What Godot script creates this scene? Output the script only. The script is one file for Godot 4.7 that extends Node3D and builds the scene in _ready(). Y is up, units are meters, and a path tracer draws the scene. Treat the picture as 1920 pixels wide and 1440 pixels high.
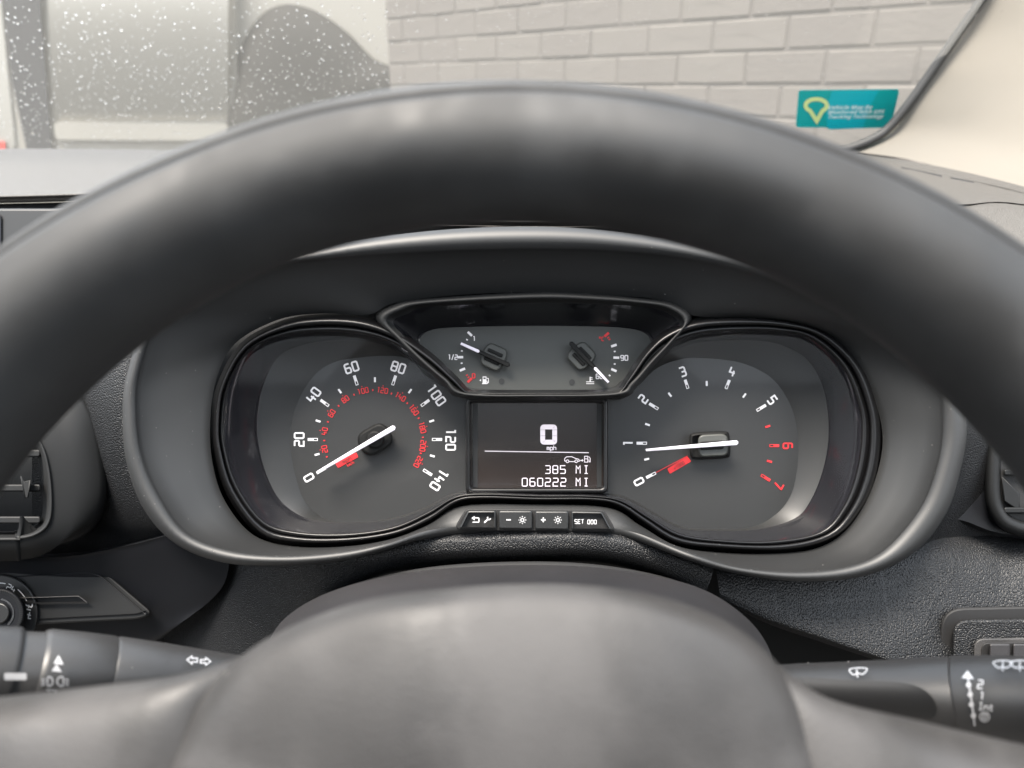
extends Node3D

# ------------------------------------------------------------------ helpers
const FOC := 1444.0
var CAM := Transform3D()
var M := {}
var used := {}

func P(px: float, py: float, d: float) -> Vector3:          # a point at depth d seen at pixel (px, py) of the 1920 x 1440 photograph
	return CAM * Vector3((px - 960.0) / FOC * d, (720.0 - py) / FOC * d, -d)

func pts(s: String) -> PackedVector2Array:
	var out := PackedVector2Array()
	for w in s.split(" ", false):
		var c = w.split(",")
		out.append(Vector2(float(c[0]), float(c[1])))
	return out

func pts3(s: String) -> Array:
	var out := []
	for w in s.split(" ", false):
		var c = w.split(",")
		out.append(Vector3(float(c[0]), float(c[1]), float(c[2])))
	return out

func cr(a, b, c, e, t: float):
	return 0.5 * (2.0 * b + (c - a) * t + (2.0 * a - 5.0 * b + 4.0 * c - e) * t * t + (3.0 * b - a - 3.0 * c + e) * t * t * t)

func smooth2(k: PackedVector2Array, sub: int, closed := true) -> PackedVector2Array:
	var out := PackedVector2Array()
	var n := k.size()
	for i in (n if closed else n - 1):
		for j in sub:
			var t := float(j) / sub
			if closed:
				out.append(cr(k[(i + n - 1) % n], k[i], k[(i + 1) % n], k[(i + 2) % n], t))
			else:
				out.append(cr(k[maxi(i - 1, 0)], k[i], k[i + 1], k[mini(i + 2, n - 1)], t))
	if not closed:
		out.append(k[n - 1])
	return out

func smooth3(k: Array, sub: int) -> Array:
	var out := []
	var n := k.size()
	for i in n - 1:
		for j in sub:
			out.append(cr(k[maxi(i - 1, 0)], k[i], k[i + 1], k[mini(i + 2, n - 1)], float(j) / sub))
	out.append(k[n - 1])
	return out

func at_depth(c: PackedVector2Array, d: float) -> PackedVector3Array:
	var out := PackedVector3Array()
	for p in c:
		out.append(P(p.x, p.y, d))
	return out

func lift(c: Array) -> PackedVector3Array:                   # [px, py, depth] triples to points
	var out := PackedVector3Array()
	for p in c:
		out.append(P(p.x, p.y, p.z))
	return out

func mixc(a: PackedVector2Array, b: PackedVector2Array, t: float) -> PackedVector2Array:
	var out := PackedVector2Array()
	for i in a.size():
		out.append(a[i].lerp(b[i], t))
	return out

func mb() -> SurfaceTool:
	var st := SurfaceTool.new()
	st.begin(Mesh.PRIMITIVE_TRIANGLES)
	return st

func tri(st: SurfaceTool, a: Vector3, b: Vector3, c: Vector3) -> void:
	st.add_vertex(a); st.add_vertex(b); st.add_vertex(c)

func quad(st: SurfaceTool, a: Vector3, b: Vector3, c: Vector3, d: Vector3) -> void:
	tri(st, a, b, c); tri(st, a, c, d)

var sg := 0
func loft(st: SurfaceTool, rows: Array, closed := true) -> void:
	st.set_smooth_group(sg)
	for r in rows.size() - 1:
		var a: PackedVector3Array = rows[r]
		var b: PackedVector3Array = rows[r + 1]
		var n := a.size()
		for i in (n if closed else n - 1):
			var j := (i + 1) % n
			quad(st, a[i], a[j], b[j], b[i])

func cap(st: SurfaceTool, c: PackedVector2Array, d: float, group := 9) -> void:
	st.set_smooth_group(group)
	var ix := Geometry2D.triangulate_polygon(c)
	var flip := Geometry2D.is_polygon_clockwise(c)
	for i in range(0, ix.size(), 3):
		var a := P(c[ix[i]].x, c[ix[i]].y, d)
		var b := P(c[ix[i + 1]].x, c[ix[i + 1]].y, d)
		var e := P(c[ix[i + 2]].x, c[ix[i + 2]].y, d)
		if flip: tri(st, a, b, e)
		else: tri(st, a, e, b)

func inset(c: PackedVector2Array, by: float) -> PackedVector2Array:
	var out := PackedVector2Array()
	var n := c.size()
	var s := 1.0 if Geometry2D.is_polygon_clockwise(c) else -1.0
	for i in n:
		var t := (c[(i + 1) % n] - c[(i + n - 1) % n]).normalized()
		out.append(c[i] + Vector2(t.y, -t.x) * s * by)
	return out

func plate(st: SurfaceTool, c: PackedVector2Array, d_back: float, d_front: float, bevel := 2.0) -> void:   # a slab with rounded edges
	var bd := minf(bevel / FOC * d_front, absf(d_back - d_front) * 0.6)
	sg = 1
	loft(st, [at_depth(c, d_back), at_depth(c, d_front + bd), at_depth(inset(c, bevel * 0.3), d_front + bd * 0.3), at_depth(inset(c, bevel), d_front)])
	cap(st, inset(c, bevel), d_front)
	sg = 0

func rrect(x0: float, y0: float, x1: float, y1: float, r: float, seg := 5) -> PackedVector2Array:
	var out := PackedVector2Array()
	for q in 4:
		var c = [Vector2(x1 - r, y0 + r), Vector2(x1 - r, y1 - r), Vector2(x0 + r, y1 - r), Vector2(x0 + r, y0 + r)][q]
		for i in seg + 1:
			var a = -PI / 2 + q * PI / 2 + i * PI / 2 / seg
			out.append(c + Vector2(cos(a), sin(a)) * r)
	return out

func round_corners(c: PackedVector2Array, r: float, seg := 4) -> PackedVector2Array:
	var out := PackedVector2Array()
	var n := c.size()
	for i in n:
		var p := c[(i + n - 1) % n] - c[i]
		var q := c[(i + 1) % n] - c[i]
		var a := c[i] + p.limit_length(minf(r, p.length() * 0.45))
		var b := c[i] + q.limit_length(minf(r, q.length() * 0.45))
		for k in seg + 1:
			var t := float(k) / seg
			out.append(a.lerp(c[i], t).lerp(c[i].lerp(b, t), t))
	return out

func grid(st: SurfaceTool, rows: Array, sub := 5) -> void:                 # rows of "px,py,depth" strings, smoothly joined
	var k := []
	for r in rows:
		k.append(smooth3(pts3(r), sub))
	var lines := []
	for c in k[0].size():
		var col := []
		for r in k.size():
			col.append(k[r][c])
		lines.append(lift(smooth3(col, sub)))
	loft(st, lines, false)

func tube(st: SurfaceTool, path: Array, radii: Array, seg := 16, capped := true) -> void:
	var rows := []
	var up := Vector3.UP
	for i in path.size():
		var t: Vector3 = (path[mini(i + 1, path.size() - 1)] - path[maxi(i - 1, 0)]).normalized()
		if absf(t.dot(up)) > 0.95: up = CAM.basis.z
		var u := t.cross(up).normalized()
		var v := u.cross(t).normalized()
		var ring := PackedVector3Array()
		for s in seg:
			var a := TAU * s / seg
			ring.append(path[i] + (u * cos(a) + v * sin(a)) * float(radii[i]))
		rows.append(ring)
	loft(st, rows)
	if capped:
		for e in [0, path.size() - 1]:
			st.set_smooth_group(-1)
			for s in seg:
				var b: Vector3 = rows[e][(s + 1) % seg]
				if e == 0: tri(st, path[e], b, rows[e][s])
				else: tri(st, path[e], rows[e][s], b)

func rib(st: SurfaceTool, p: PackedVector2Array, w: float, to: Callable, closed := false) -> void:   # a printed stroke
	var n := p.size()
	st.set_smooth_group(3)
	var l := []
	for i in n:
		var a := p[i] - p[i - 1] if i > 0 else (p[0] - p[n - 1] if closed else p[1] - p[0])
		var b := p[i + 1] - p[i] if i < n - 1 else (p[0] - p[n - 1] if closed else p[n - 1] - p[n - 2])
		a = a.normalized(); b = b.normalized()
		var m := (Vector2(-a.y, a.x) + Vector2(-b.y, b.x))
		m = m.normalized() if m.length() > 0.1 else Vector2(-a.y, a.x)
		m = m / maxf(m.dot(Vector2(-a.y, a.x)), 0.5) * w / 2
		l.append([to.call(p[i] + m), to.call(p[i] - m)])
	for i in (n if closed else n - 1):
		var j := (i + 1) % n
		quad(st, l[i][1], l[j][1], l[j][0], l[i][0])

func poly(st: SurfaceTool, c: PackedVector2Array, to: Callable) -> void:
	st.set_smooth_group(3)
	var ix := Geometry2D.triangulate_polygon(c)
	for i in range(0, ix.size(), 3):
		tri(st, to.call(c[ix[i]]), to.call(c[ix[i + 1]]), to.call(c[ix[i + 2]]))

func turned(c: PackedVector2Array, a: float, about: Vector2) -> PackedVector2Array:
	var out := PackedVector2Array()
	for p in c: out.append((p).rotated(a) + about)
	return out

func circle(c: Vector2, r: float, n := 20) -> PackedVector2Array:
	var out := PackedVector2Array()
	for i in n: out.append(c + Vector2.from_angle(TAU * i / n) * r)
	return out

var FONT := {
	"0": "c 1,0 5,0 6,1 6,9 5,10 1,10 0,9 0,1", "1": "1,0 3.5,0 3.5,10", "2": "0,0 5,0 6,1 6,4 5,5 1,5 0,6 0,10 6,10",
	"3": "0,0 5,0 6,1 6,4 5.2,5 1.6,5|5.2,5 6,6 6,9 5,10 0,10", "4": "0.5,0 0,6 6.4,6|4.6,3.4 4.6,10", "5": "6,0 0,0 0,4.6 5,4.6 6,5.6 6,9 5,10 0,10",
	"6": "5.5,0 1,0 0,1 0,9 1,10 5,10 6,9 6,5.5 5,4.5 0,4.5", "7": "0,0 6,0 6,1.4 3,10", "8": "c 1,0 5,0 6,1 6,9 5,10 1,10 0,9 0,1|0,5 6,5",
	"9": "0.5,10 5,10 6,9 6,1 5,0 1,0 0,1 0,4.5 1,5.5 6,5.5", "M": "0,10 0,0 3,4 6,0 6,10", "I": "0.6,0 5.4,0|3,0 3,10|0.6,10 5.4,10",
	"m": "0,10 0,4 5,4 6,5 6,10|3,4 3,10", "p": "0,13 0,4 5,4 6,5 6,9 5,10 0,10", "h": "0,0 0,10|0,4 5,4 6,5 6,10", "k": "0,0 0,10|5.5,3.6 0.6,7 5.8,10",
	"/": "0.5,11 5,-1", "C": "6,0 1,0 0,1 0,9 1,10 6,10", "o": "c 0,0 3,0 3,3 0,3", "S": "6,0 1,0 0,1 0,4 1,5 5,5 6,6 6,9 5,10 0,10", "E": "6,0 0,0 0,10 6,10|0,5 5,5",
	"T": "0,0 6,0|3,0 3,10", "x": "0,4 5,10|5,4 0,10", "n": "0,10 0,4 5,4 6,5 6,10", "t": "2,1 2,9 3,10 5,10|0,4 5,4", "+": "0,5 6,5|3,2 3,8", "-": "0,5 6,5",
}

func write(st: SurfaceTool, text: String, c: Vector2, h: float, rot: float, w: float, to: Callable, wide := 1.0, gap := 2.6) -> void:
	var k := h / 10.0
	var total := 0.0
	for ch in text: total += (6.0 if ch != " " else 4.0) + gap
	var x := -(total - gap) / 2
	for ch in text:
		if FONT.has(ch):
			for line in FONT[ch].split("|"):
				var closed: bool = line.begins_with("c ")
				var q := PackedVector2Array()
				for p in pts(line.trim_prefix("c ")):
					q.append(c + (Vector2((x + p.x) * wide, p.y - 5.0) * k).rotated(rot))
				rib(st, q, w, to, closed)
		x += (6.0 if ch != " " else 4.0) + gap

func numbered(called: String) -> String:
	used[called] = used.get(called, -1) + 1
	return called if used[called] == 0 else "%s_%03d" % [called, used[called]]

func obj(called: String, st: SurfaceTool, m: Material, parent: Node3D = self) -> MeshInstance3D:
	st.generate_normals()
	st.index()
	return set_mesh(called, st.commit(), m, parent)

func set_mesh(called: String, mesh: Mesh, m: Material, parent: Node3D = self) -> MeshInstance3D:
	var o := MeshInstance3D.new()
	o.mesh = mesh
	o.material_override = m
	o.name = numbered(called) if parent == self else called
	if parent != self:
		var k := 0
		while parent.has_node(NodePath(o.name)):
			k += 1
			o.name = "%s_%03d" % [called, k]
		o.transform = world_of(parent).affine_inverse()
	parent.add_child(o, true)
	return o

func world_of(n: Node) -> Transform3D:
	return Transform3D() if n == self else world_of(n.get_parent()) * (n as Node3D).transform

func thing(called: String, label: String, category: String, group := "", at := Vector3.ZERO) -> Node3D:
	var o := Node3D.new()
	o.name = numbered(called)
	add_child(o, true)
	o.position = at
	return tag(o, label, category, group)

func tag(o: Node3D, label: String, category: String, group := "", kind := "") -> Node3D:
	if label: o.set_meta("label", label)
	if category: o.set_meta("category", category)
	if group: o.set_meta("group", group)
	if kind: o.set_meta("kind", kind)
	return o

func mat(called: String, c: Color, rough: float, spec := 0.5, metal := 0.0) -> StandardMaterial3D:   # c is the linear base colour
	var m := StandardMaterial3D.new()
	m.resource_name = called
	m.albedo_color = c.linear_to_srgb()
	m.roughness = rough
	m.metallic_specular = spec
	m.metallic = metal
	m.cull_mode = BaseMaterial3D.CULL_DISABLED
	M[called] = m
	return m

func noise_tex(kind: int, freq: float, sd: int, size := 512, ramp: Array = [], ret := FastNoiseLite.RETURN_DISTANCE, octaves := 1) -> NoiseTexture2D:
	var n := FastNoiseLite.new()
	n.noise_type = kind as FastNoiseLite.NoiseType
	n.seed = sd
	n.frequency = freq
	n.cellular_return_type = ret
	n.cellular_jitter = 0.9
	n.fractal_type = FastNoiseLite.FRACTAL_FBM if octaves > 1 else FastNoiseLite.FRACTAL_NONE
	n.fractal_octaves = octaves
	var t := NoiseTexture2D.new()
	t.width = size; t.height = size
	t.seamless = true
	t.noise = n
	if ramp:
		var g := Gradient.new()
		g.offsets = PackedFloat32Array(ramp.map(func(r): return r[0]))
		g.colors = PackedColorArray(ramp.map(func(r): return Color(r[1], r[1], r[1])))
		t.color_ramp = g
	return t

func grained(m: StandardMaterial3D, tex: Texture2D, tile: float, height_cm: float) -> void:       # tile in metres
	m.uv1_triplanar = true
	m.uv1_world_triplanar = true
	m.uv1_scale = Vector3.ONE / tile
	m.heightmap_enabled = true
	m.heightmap_texture = tex
	m.heightmap_scale = height_cm

# ------------------------------------------------------------------ scene
var GL_O := Vector3.ZERO      # a point on the windscreen and its inward normal
var GL_N := Vector3.ZERO

func on_glass(px: float, py: float, off := 0.0) -> Vector3:
	var dir := P(px, py, 1.0) - CAM.origin
	var t := (GL_O - CAM.origin).dot(GL_N) / dir.dot(GL_N)
	return CAM.origin + dir * t + GL_N * off

func _ready() -> void:
	seed(7)
	# camera, sky, sun, exposure
	CAM = Transform3D(Basis(Vector3.RIGHT, deg_to_rad(-21.0)), Vector3(0, 1.45, 0))
	var cam := Camera3D.new()
	cam.name = "camera"
	cam.keep_aspect = Camera3D.KEEP_HEIGHT
	var at := CameraAttributesPhysical.new()
	at.frustum_focal_length = 24.07
	at.frustum_near = 0.02
	at.frustum_far = 400.0
	at.frustum_focus_distance = 0.43
	at.exposure_aperture = 24.07 / 3.0
	cam.attributes = at
	cam.transform = CAM
	add_child(cam)
	cam.current = true
	var env := Environment.new()
	env.tonemap_mode = Environment.TONE_MAPPER_LINEAR
	env.tonemap_exposure = 4.6
	env.background_mode = Environment.BG_SKY
	var sm := ProceduralSkyMaterial.new()
	sm.sky_top_color = Color(0.84, 0.88, 0.93)
	sm.sky_horizon_color = Color(0.95, 0.95, 0.94)
	sm.sky_curve = 0.25
	sm.ground_bottom_color = Color(0.42, 0.41, 0.39)
	sm.ground_horizon_color = Color(0.75, 0.73, 0.70)
	var sky := Sky.new()
	sky.sky_material = sm
	env.sky = sky
	env.sdfgi_enabled = true
	env.ssao_enabled = true
	env.ssil_enabled = true
	var we := WorldEnvironment.new()
	we.environment = env
	add_child(we)
	var sun := DirectionalLight3D.new()
	sun.light_energy = 1.0
	sun.light_color = Color(1.0, 0.965, 0.92)
	sun.light_angular_distance = 24.0
	sun.shadow_enabled = true
	add_child(sun)
	sun.look_at_from_position(Vector3(-1.3, 5.0, 1.5), Vector3.ZERO)

	materials()
	setting()
	cabin()
	dashboard()
	cluster()
	column()
	wheel()
	dust()

func dust() -> void:
	var rng := RandomNumberGenerator.new()
	rng.seed = 5
	var where: Array[Transform3D] = []
	for e in [["steering_wheel/hub_pad", 9, 0.00026], ["steering_column/shroud", 18, 0.0002], ["instrument_cluster/cowl", 150, 0.00018], ["instrument_cluster/trim_ring", 40, 0.00014], ["wiper_stalk/barrel", 10, 0.0003], ["indicator_stalk/barrel", 8, 0.0003]]:
		var o: MeshInstance3D = get_node(NodePath(e[0]))
		var f := o.mesh.get_faces()
		var n := 0
		while n < e[1]:
			var i := rng.randi_range(0, f.size() / 3 - 1) * 3
			var a := rng.randf()
			var b := rng.randf() * (1.0 - a)
			var area := (f[i + 1] - f[i]).cross(f[i + 2] - f[i]).length()
			if rng.randf() > area / 4e-5: continue
			where.append(Transform3D(Basis().scaled(Vector3.ONE * float(e[2]) * rng.randf_range(0.4, 1.3)), f[i] + (f[i + 1] - f[i]) * a + (f[i + 2] - f[i]) * b))
			n += 1
	var s := SphereMesh.new()
	s.radius = 1.0; s.height = 2.0; s.radial_segments = 8; s.rings = 4
	var mm := MultiMesh.new()
	mm.transform_format = MultiMesh.TRANSFORM_3D
	mm.mesh = s
	mm.instance_count = where.size()
	for i in where.size(): mm.set_instance_transform(i, where[i])
	var mi := MultiMeshInstance3D.new()
	mi.multimesh = mm
	mi.material_override = mat("dust_grey", Color(0.16, 0.155, 0.15), 0.9)
	mi.name = "dust_specks"
	add_child(mi)
	tag(mi, "pale dust specks scattered over the wheel hub and cluster cowl", "dust", "", "stuff")

func materials() -> void:
	var leather := noise_tex(FastNoiseLite.TYPE_CELLULAR, 0.075, 3, 512, [[0.0, 1.0], [0.35, 0.9], [0.7, 0.25], [1.0, 0.0]])
	var fine := noise_tex(FastNoiseLite.TYPE_SIMPLEX_SMOOTH, 0.12, 5, 512, [], 1, 2)
	var wear := noise_tex(FastNoiseLite.TYPE_SIMPLEX_SMOOTH, 0.006, 21, 512, [[0.0, 0.62], [0.42, 0.74], [0.68, 0.95], [1.0, 1.0]], 1, 5)
	var smudge := noise_tex(FastNoiseLite.TYPE_SIMPLEX_SMOOTH, 0.007, 8, 512, [[0.0, 0.6], [0.4, 0.72], [0.6, 0.95], [1.0, 1.0]], 1, 4)
	grained(mat("leather_grain", Color(0.009, 0.0095, 0.0105), 0.38, 0.4), leather, 0.031, 0.06)
	grained(mat("pad_grain", Color(0.062, 0.058, 0.052), 0.5, 0.5), leather, 0.024, 0.06)
	grained(mat("soft_plastic", Color(0.0065, 0.007, 0.0075), 0.5, 0.34), fine, 0.03, 0.004)
	grained(mat("dark_plastic", Color(0.0045, 0.005, 0.0065), 0.5, 0.34), fine, 0.03, 0.003)
	mat("satin_black", Color(0.008, 0.0085, 0.009), 0.46, 0.5)
	mat("cowl_satin", Color(0.009, 0.0095, 0.010), 0.55, 0.55)
	mat("matte_black", Color(0.008, 0.0085, 0.009), 0.6, 0.4)
	mat("gloss_black", Color(0.004, 0.004, 0.0045), 0.34, 0.4)
	mat("wall_black", Color(0.009, 0.009, 0.011), 0.13)
	mat("void_black", Color(0.003, 0.003, 0.0035), 0.7)
	grained(mat("dial_black", Color(0.0105, 0.011, 0.0113), 0.5), fine, 0.012, 0.0003)
	grained(mat("gauge_grey", Color(0.037, 0.039, 0.036), 0.5), fine, 0.012, 0.0003)
	mat("print_white", Color(0.42, 0.42, 0.43), 0.5)
	mat("print_red", Color(0.34, 0.012, 0.016), 0.5)
	mat("needle_white", Color(0.42, 0.41, 0.45), 0.35)
	for l in [["lit_white", Color(0.42, 0.42, 0.43), Color(1, 0.98, 1.0), 0.075], ["lit_red", Color(0.34, 0.012, 0.016), Color(1.0, 0.06, 0.08), 0.05], ["lit_needle", Color(0.42, 0.41, 0.45), Color(0.96, 0.93, 1.0), 0.09]]:
		var lm := mat(l[0], l[1], 0.45)
		lm.emission_enabled = true
		lm.emission = l[2]
		lm.emission_energy_multiplier = l[3]
	mat("needle_dark", Color(0.006, 0.0062, 0.0062), 0.6, 0.3)
	mat("screen_black", Color(0.017, 0.0125, 0.011), 0.25)
	var pix := mat("screen_pixel", Color(0.36, 0.33, 0.355), 0.4)
	pix.emission_enabled = true
	pix.emission = Color(1.0, 0.96, 1.0)
	pix.emission_energy_multiplier = 0.13
	mat("chrome", Color(0.6, 0.6, 0.6), 0.2, 0.5, 1.0)
	var rim := mat("rim_leather", Color(0.031, 0.0315, 0.032), 0.72, 0.45)
	rim.uv1_triplanar = true
	rim.uv1_world_triplanar = true
	rim.uv1_scale = Vector3.ONE / 0.2
	rim.roughness_texture = smudge
	rim.albedo_texture = wear
	var hub := mat("hub_plastic", Color(0.046, 0.0445, 0.0445), 0.72, 0.45)
	hub.uv1_triplanar = true
	hub.uv1_world_triplanar = true
	hub.uv1_scale = Vector3.ONE / 0.17
	hub.roughness_texture = smudge
	hub.albedo_texture = wear
	hub.heightmap_enabled = true
	hub.heightmap_texture = noise_tex(FastNoiseLite.TYPE_SIMPLEX_SMOOTH, 0.18, 15, 1024)
	hub.heightmap_scale = 0.012
	var shroud := mat("shroud_plastic", Color(0.017, 0.016, 0.017), 0.45)
	grained(shroud, fine, 0.02, 0.004)
	grained(mat("stalk_plastic", Color(0.022, 0.0215, 0.0215), 0.42), fine, 0.02, 0.004)
	mat("stalk_dark", Color(0.01, 0.01, 0.0105), 0.5)
	grained(mat("pillar_cream", Color(0.14, 0.13, 0.113), 0.85, 0.3), fine, 0.02, 0.02)
	mat("seal_black", Color(0.02, 0.02, 0.02), 0.6)
	grained(mat("painted_brick", Color(0.110, 0.102, 0.095), 0.8, 0.3), noise_tex(FastNoiseLite.TYPE_SIMPLEX_SMOOTH, 0.03, 4, 512, [], 1, 5), 0.25, 0.08)
	mat("painted_brick_pale", Color(0.116, 0.108, 0.1), 0.8, 0.3)
	mat("mortar", Color(0.098, 0.091, 0.085), 0.9, 0.3)
	mat("van_white", Color(0.19, 0.182, 0.16), 0.35)
	mat("van_glass", Color(0.26, 0.253, 0.23), 0.3, 0.5, 0.6)
	mat("van_dark", Color(0.03, 0.0295, 0.0285), 0.95, 0.15)
	mat("van_trim", Color(0.012, 0.012, 0.014), 0.5)
	mat("lamp_red", Color(0.5, 0.03, 0.02), 0.3)
	mat("asphalt", Color(0.06, 0.06, 0.06), 0.9)
	mat("lining", Color(0.5, 0.48, 0.44), 0.9)
	mat("door_trim", Color(0.03, 0.03, 0.03), 0.6)
	mat("sticker_teal", Color(0.0, 0.36, 0.36), 0.4)
	mat("sticker_cyan", Color(0.0, 0.42, 0.5), 0.4)
	mat("sticker_lime", Color(0.62, 0.75, 0.32), 0.4)
	mat("sticker_white", Color(0.7, 0.85, 0.85), 0.4)
	var g := mat("windscreen_glass", Color(0.85, 0.85, 0.82), 0.04)
	g.transparency = BaseMaterial3D.TRANSPARENCY_ALPHA
	g.albedo_color.a = 0.075
	g.backlight_enabled = true
	g.backlight = Color(0.3, 0.295, 0.28)
	var lens := mat("lens_clear", Color(0.9, 0.9, 0.9), 0.06, 0.2)
	lens.transparency = BaseMaterial3D.TRANSPARENCY_ALPHA
	lens.albedo_color.a = 0.0
	var drop := mat("water", Color(1, 1, 1), 0.0)
	drop.transparency = BaseMaterial3D.TRANSPARENCY_ALPHA
	drop.albedo_color.a = 0.0
	drop.refraction_enabled = true
	drop.refraction_scale = 0.033

func box(st: SurfaceTool, lo: Vector3, hi: Vector3) -> void:
	st.set_smooth_group(-1)
	var v := []
	for i in 8: v.append(Vector3(hi.x if i & 1 else lo.x, hi.y if i & 2 else lo.y, hi.z if i & 4 else lo.z))
	for f in [[0, 1, 3, 2], [5, 4, 6, 7], [4, 0, 2, 6], [1, 5, 7, 3], [2, 3, 7, 6], [4, 5, 1, 0]]:
		quad(st, v[f[3]], v[f[2]], v[f[1]], v[f[0]])

func chamfered(s: Vector3, c: float, jitter: float, sd: int) -> ArrayMesh:        # one brick, its front face towards +z
	var rng := RandomNumberGenerator.new()
	rng.seed = sd
	var st := mb()
	st.set_smooth_group(-1)
	var ring := func(w: float, h: float, z: float) -> PackedVector3Array:
		var out := PackedVector3Array()
		for q in [[-1, -1], [0, -1], [1, -1], [1, 0], [1, 1], [0, 1], [-1, 1], [-1, 0]]:
			out.append(Vector3(q[0] * w / 2 + rng.randf_range(-jitter, jitter), q[1] * h / 2 + rng.randf_range(-jitter, jitter), z + rng.randf_range(-jitter, jitter) * 0.5))
		return out
	var a: PackedVector3Array = ring.call(s.x, s.y, -s.z)
	var b: PackedVector3Array = ring.call(s.x, s.y, -c)
	var e: PackedVector3Array = ring.call(s.x - c * 2, s.y - c * 2, 0.0)
	for r in [[a, b], [b, e]]:
		for i in 8:
			var j := (i + 1) % 8
			quad(st, r[0][j], r[0][i], r[1][i], r[1][j])
	for i in 8:
		tri(st, Vector3(0, 0, rng.randf_range(-jitter, jitter) * 0.5), e[(i + 1) % 8], e[i])
	st.generate_normals()
	return st.commit()

func setting() -> void:
	var st := mb()
	box(st, Vector3(-200, -0.2, -200), Vector3(200, 0, 200))
	obj("ground", st, M.asphalt).set_meta("kind", "structure")
	# brick wall beyond the windscreen, running diagonally away to the left
	var wall := thing("brick_wall", "grey painted brick wall beyond the right half of the wet windscreen", "wall", "", Vector3(-0.462, 0, -3.115))
	wall.basis = Basis(Vector3(0.688, 0, 0.7257).normalized(), Vector3.UP, Vector3(-0.7257, 0, 0.688).normalized())
	st = mb()
	box(st, Vector3(0.006, 0, -0.11), Vector3(3.4, 2.7, -0.003))
	var mo := set_mesh("mortar", _commit(st), M.mortar, wall)
	mo.transform = Transform3D()
	var kinds := []
	for v in 4: kinds.append(chamfered(Vector3(0.194, 0.068, 0.1), 0.003, 0.0008, 40 + v))
	var half := chamfered(Vector3(0.094, 0.068, 0.1), 0.003, 0.0008, 51)
	var far := []
	for k in 36:
		var y := 1.533 - 0.0375 + 0.075 * (k - 20)
		var n := 16
		for i in n + 1:
			var x := 0.2 * i + 0.098
			var short := false
			if i == 0 and k % 2 == 0:
				x = 0.048; short = true
			elif k % 2 == 0:
				x = 0.2 * i - 0.002
			var pos := Vector3(x, y, 0.0)
			if k >= 15 and k <= 26 and i < 13:
				var b := set_mesh("brick", half if short else kinds[randi() % 4], M.painted_brick if randf() < 0.7 else M.painted_brick_pale, wall)
				b.transform = Transform3D(Basis(Vector3.UP, randf_range(-0.004, 0.004)), pos + Vector3(0, randf_range(-0.001, 0.001), randf_range(-0.0015, 0.0015)))
			elif not short:
				far.append(pos)
	var mm := MultiMesh.new()
	mm.transform_format = MultiMesh.TRANSFORM_3D
	mm.mesh = kinds[0]
	mm.instance_count = far.size()
	for i in far.size(): mm.set_instance_transform(i, Transform3D(Basis(), far[i]))
	var mi := MultiMeshInstance3D.new()
	mi.multimesh = mm
	mi.material_override = M.painted_brick
	mi.name = "brick_courses"
	mi.set_meta("kind", "stuff")
	wall.add_child(mi)
	# pale van parked beyond it
	var z := -4.5
	var van := thing("parked_van", "blurred cream white van parked beyond the left side of the wet windscreen", "van", "", Vector3(-2.6, 0, z))
	var w := func(px: float, py: float, off: float) -> Vector3:
		var dir := P(px, py, 1.0) - CAM.origin
		return CAM.origin + dir * ((z + off - CAM.origin.z) / dir.z)
	st = mb()
	box(st, Vector3(-5.2, 0.35, z - 1.8), Vector3(-0.1, 2.4, z))
	obj("body", st, M.van_white, van)
	var slab := func(c: PackedVector2Array, off: float, m: Material, called: String) -> void:
		var s := mb()
		s.set_smooth_group(-1)
		var f := PackedVector3Array()
		var b := PackedVector3Array()
		for p in c:
			f.append(w.call(p.x, p.y, off)); b.append(w.call(p.x, p.y, 0.0) - Vector3(0, 0, 0.004))
		sg = -1
		loft(s, [b, f])
		sg = 0
		var ix := Geometry2D.triangulate_polygon(c)
		for i in range(0, ix.size(), 3): tri(s, f[ix[i]], f[ix[i + 1]], f[ix[i + 2]])
		obj(called, s, m, van)
	slab.call(round_corners(pts("-700,-160 -15,-160 30,285 -700,290"), 20), 0.012, M.van_glass, "window")
	slab.call(pts("-12,-160 70,-160 78,40 98,290 52,292 22,150"), 0.03, M.van_trim, "pillar")
	st = mb()
	var bands := []
	for k in 9:
		var f := k / 8.0
		var band := PackedVector3Array()
		for x in 7: band.append(w.call(lerpf(lerpf(80, 104, f), 428, x / 6.0), lerpf(-160, 226, f), 0.008 + 0.2 * (1.0 - pow(f, 3.0)) - 0.05 * (1.0 - f)))
		bands.append(band)
	loft(st, bands, false)
	obj("window", st, M.van_glass, van)
	slab.call(round_corners(pts("100,230 430,232 436,264 104,262"), 10), 0.05, M.van_white, "sill")
	slab.call(pts("426,-160 440,-160 446,225 432,225"), 0.04, M.van_white, "edge_trim")
	var arch := smooth2(pts("446,300 444,140 455,80 490,28 535,8 590,20 650,60 700,110 760,150 760,300"), 4)
	st = mb()
	var rings := []
	for k in 8:
		var f: float = [1.0, 1.0, 0.97, 0.9, 0.78, 0.6, 0.35, 0.02][k]
		var ring := PackedVector3Array()
		for p in arch: ring.append(w.call(lerpf(590, p.x, f), lerpf(190, p.y, f), [0.0, 0.02, 0.07, 0.12, 0.17, 0.2, 0.22, 0.225][k]))
		rings.append(ring)
	loft(st, rings)
	obj("rounded_cover", st, M.van_dark, van)
	slab.call(pts("-40,264 8,266 10,284 -40,286"), 0.03, M.lamp_red, "tail_lamp")

func _commit(st: SurfaceTool) -> ArrayMesh:
	st.generate_normals()
	return st.commit()

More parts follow.
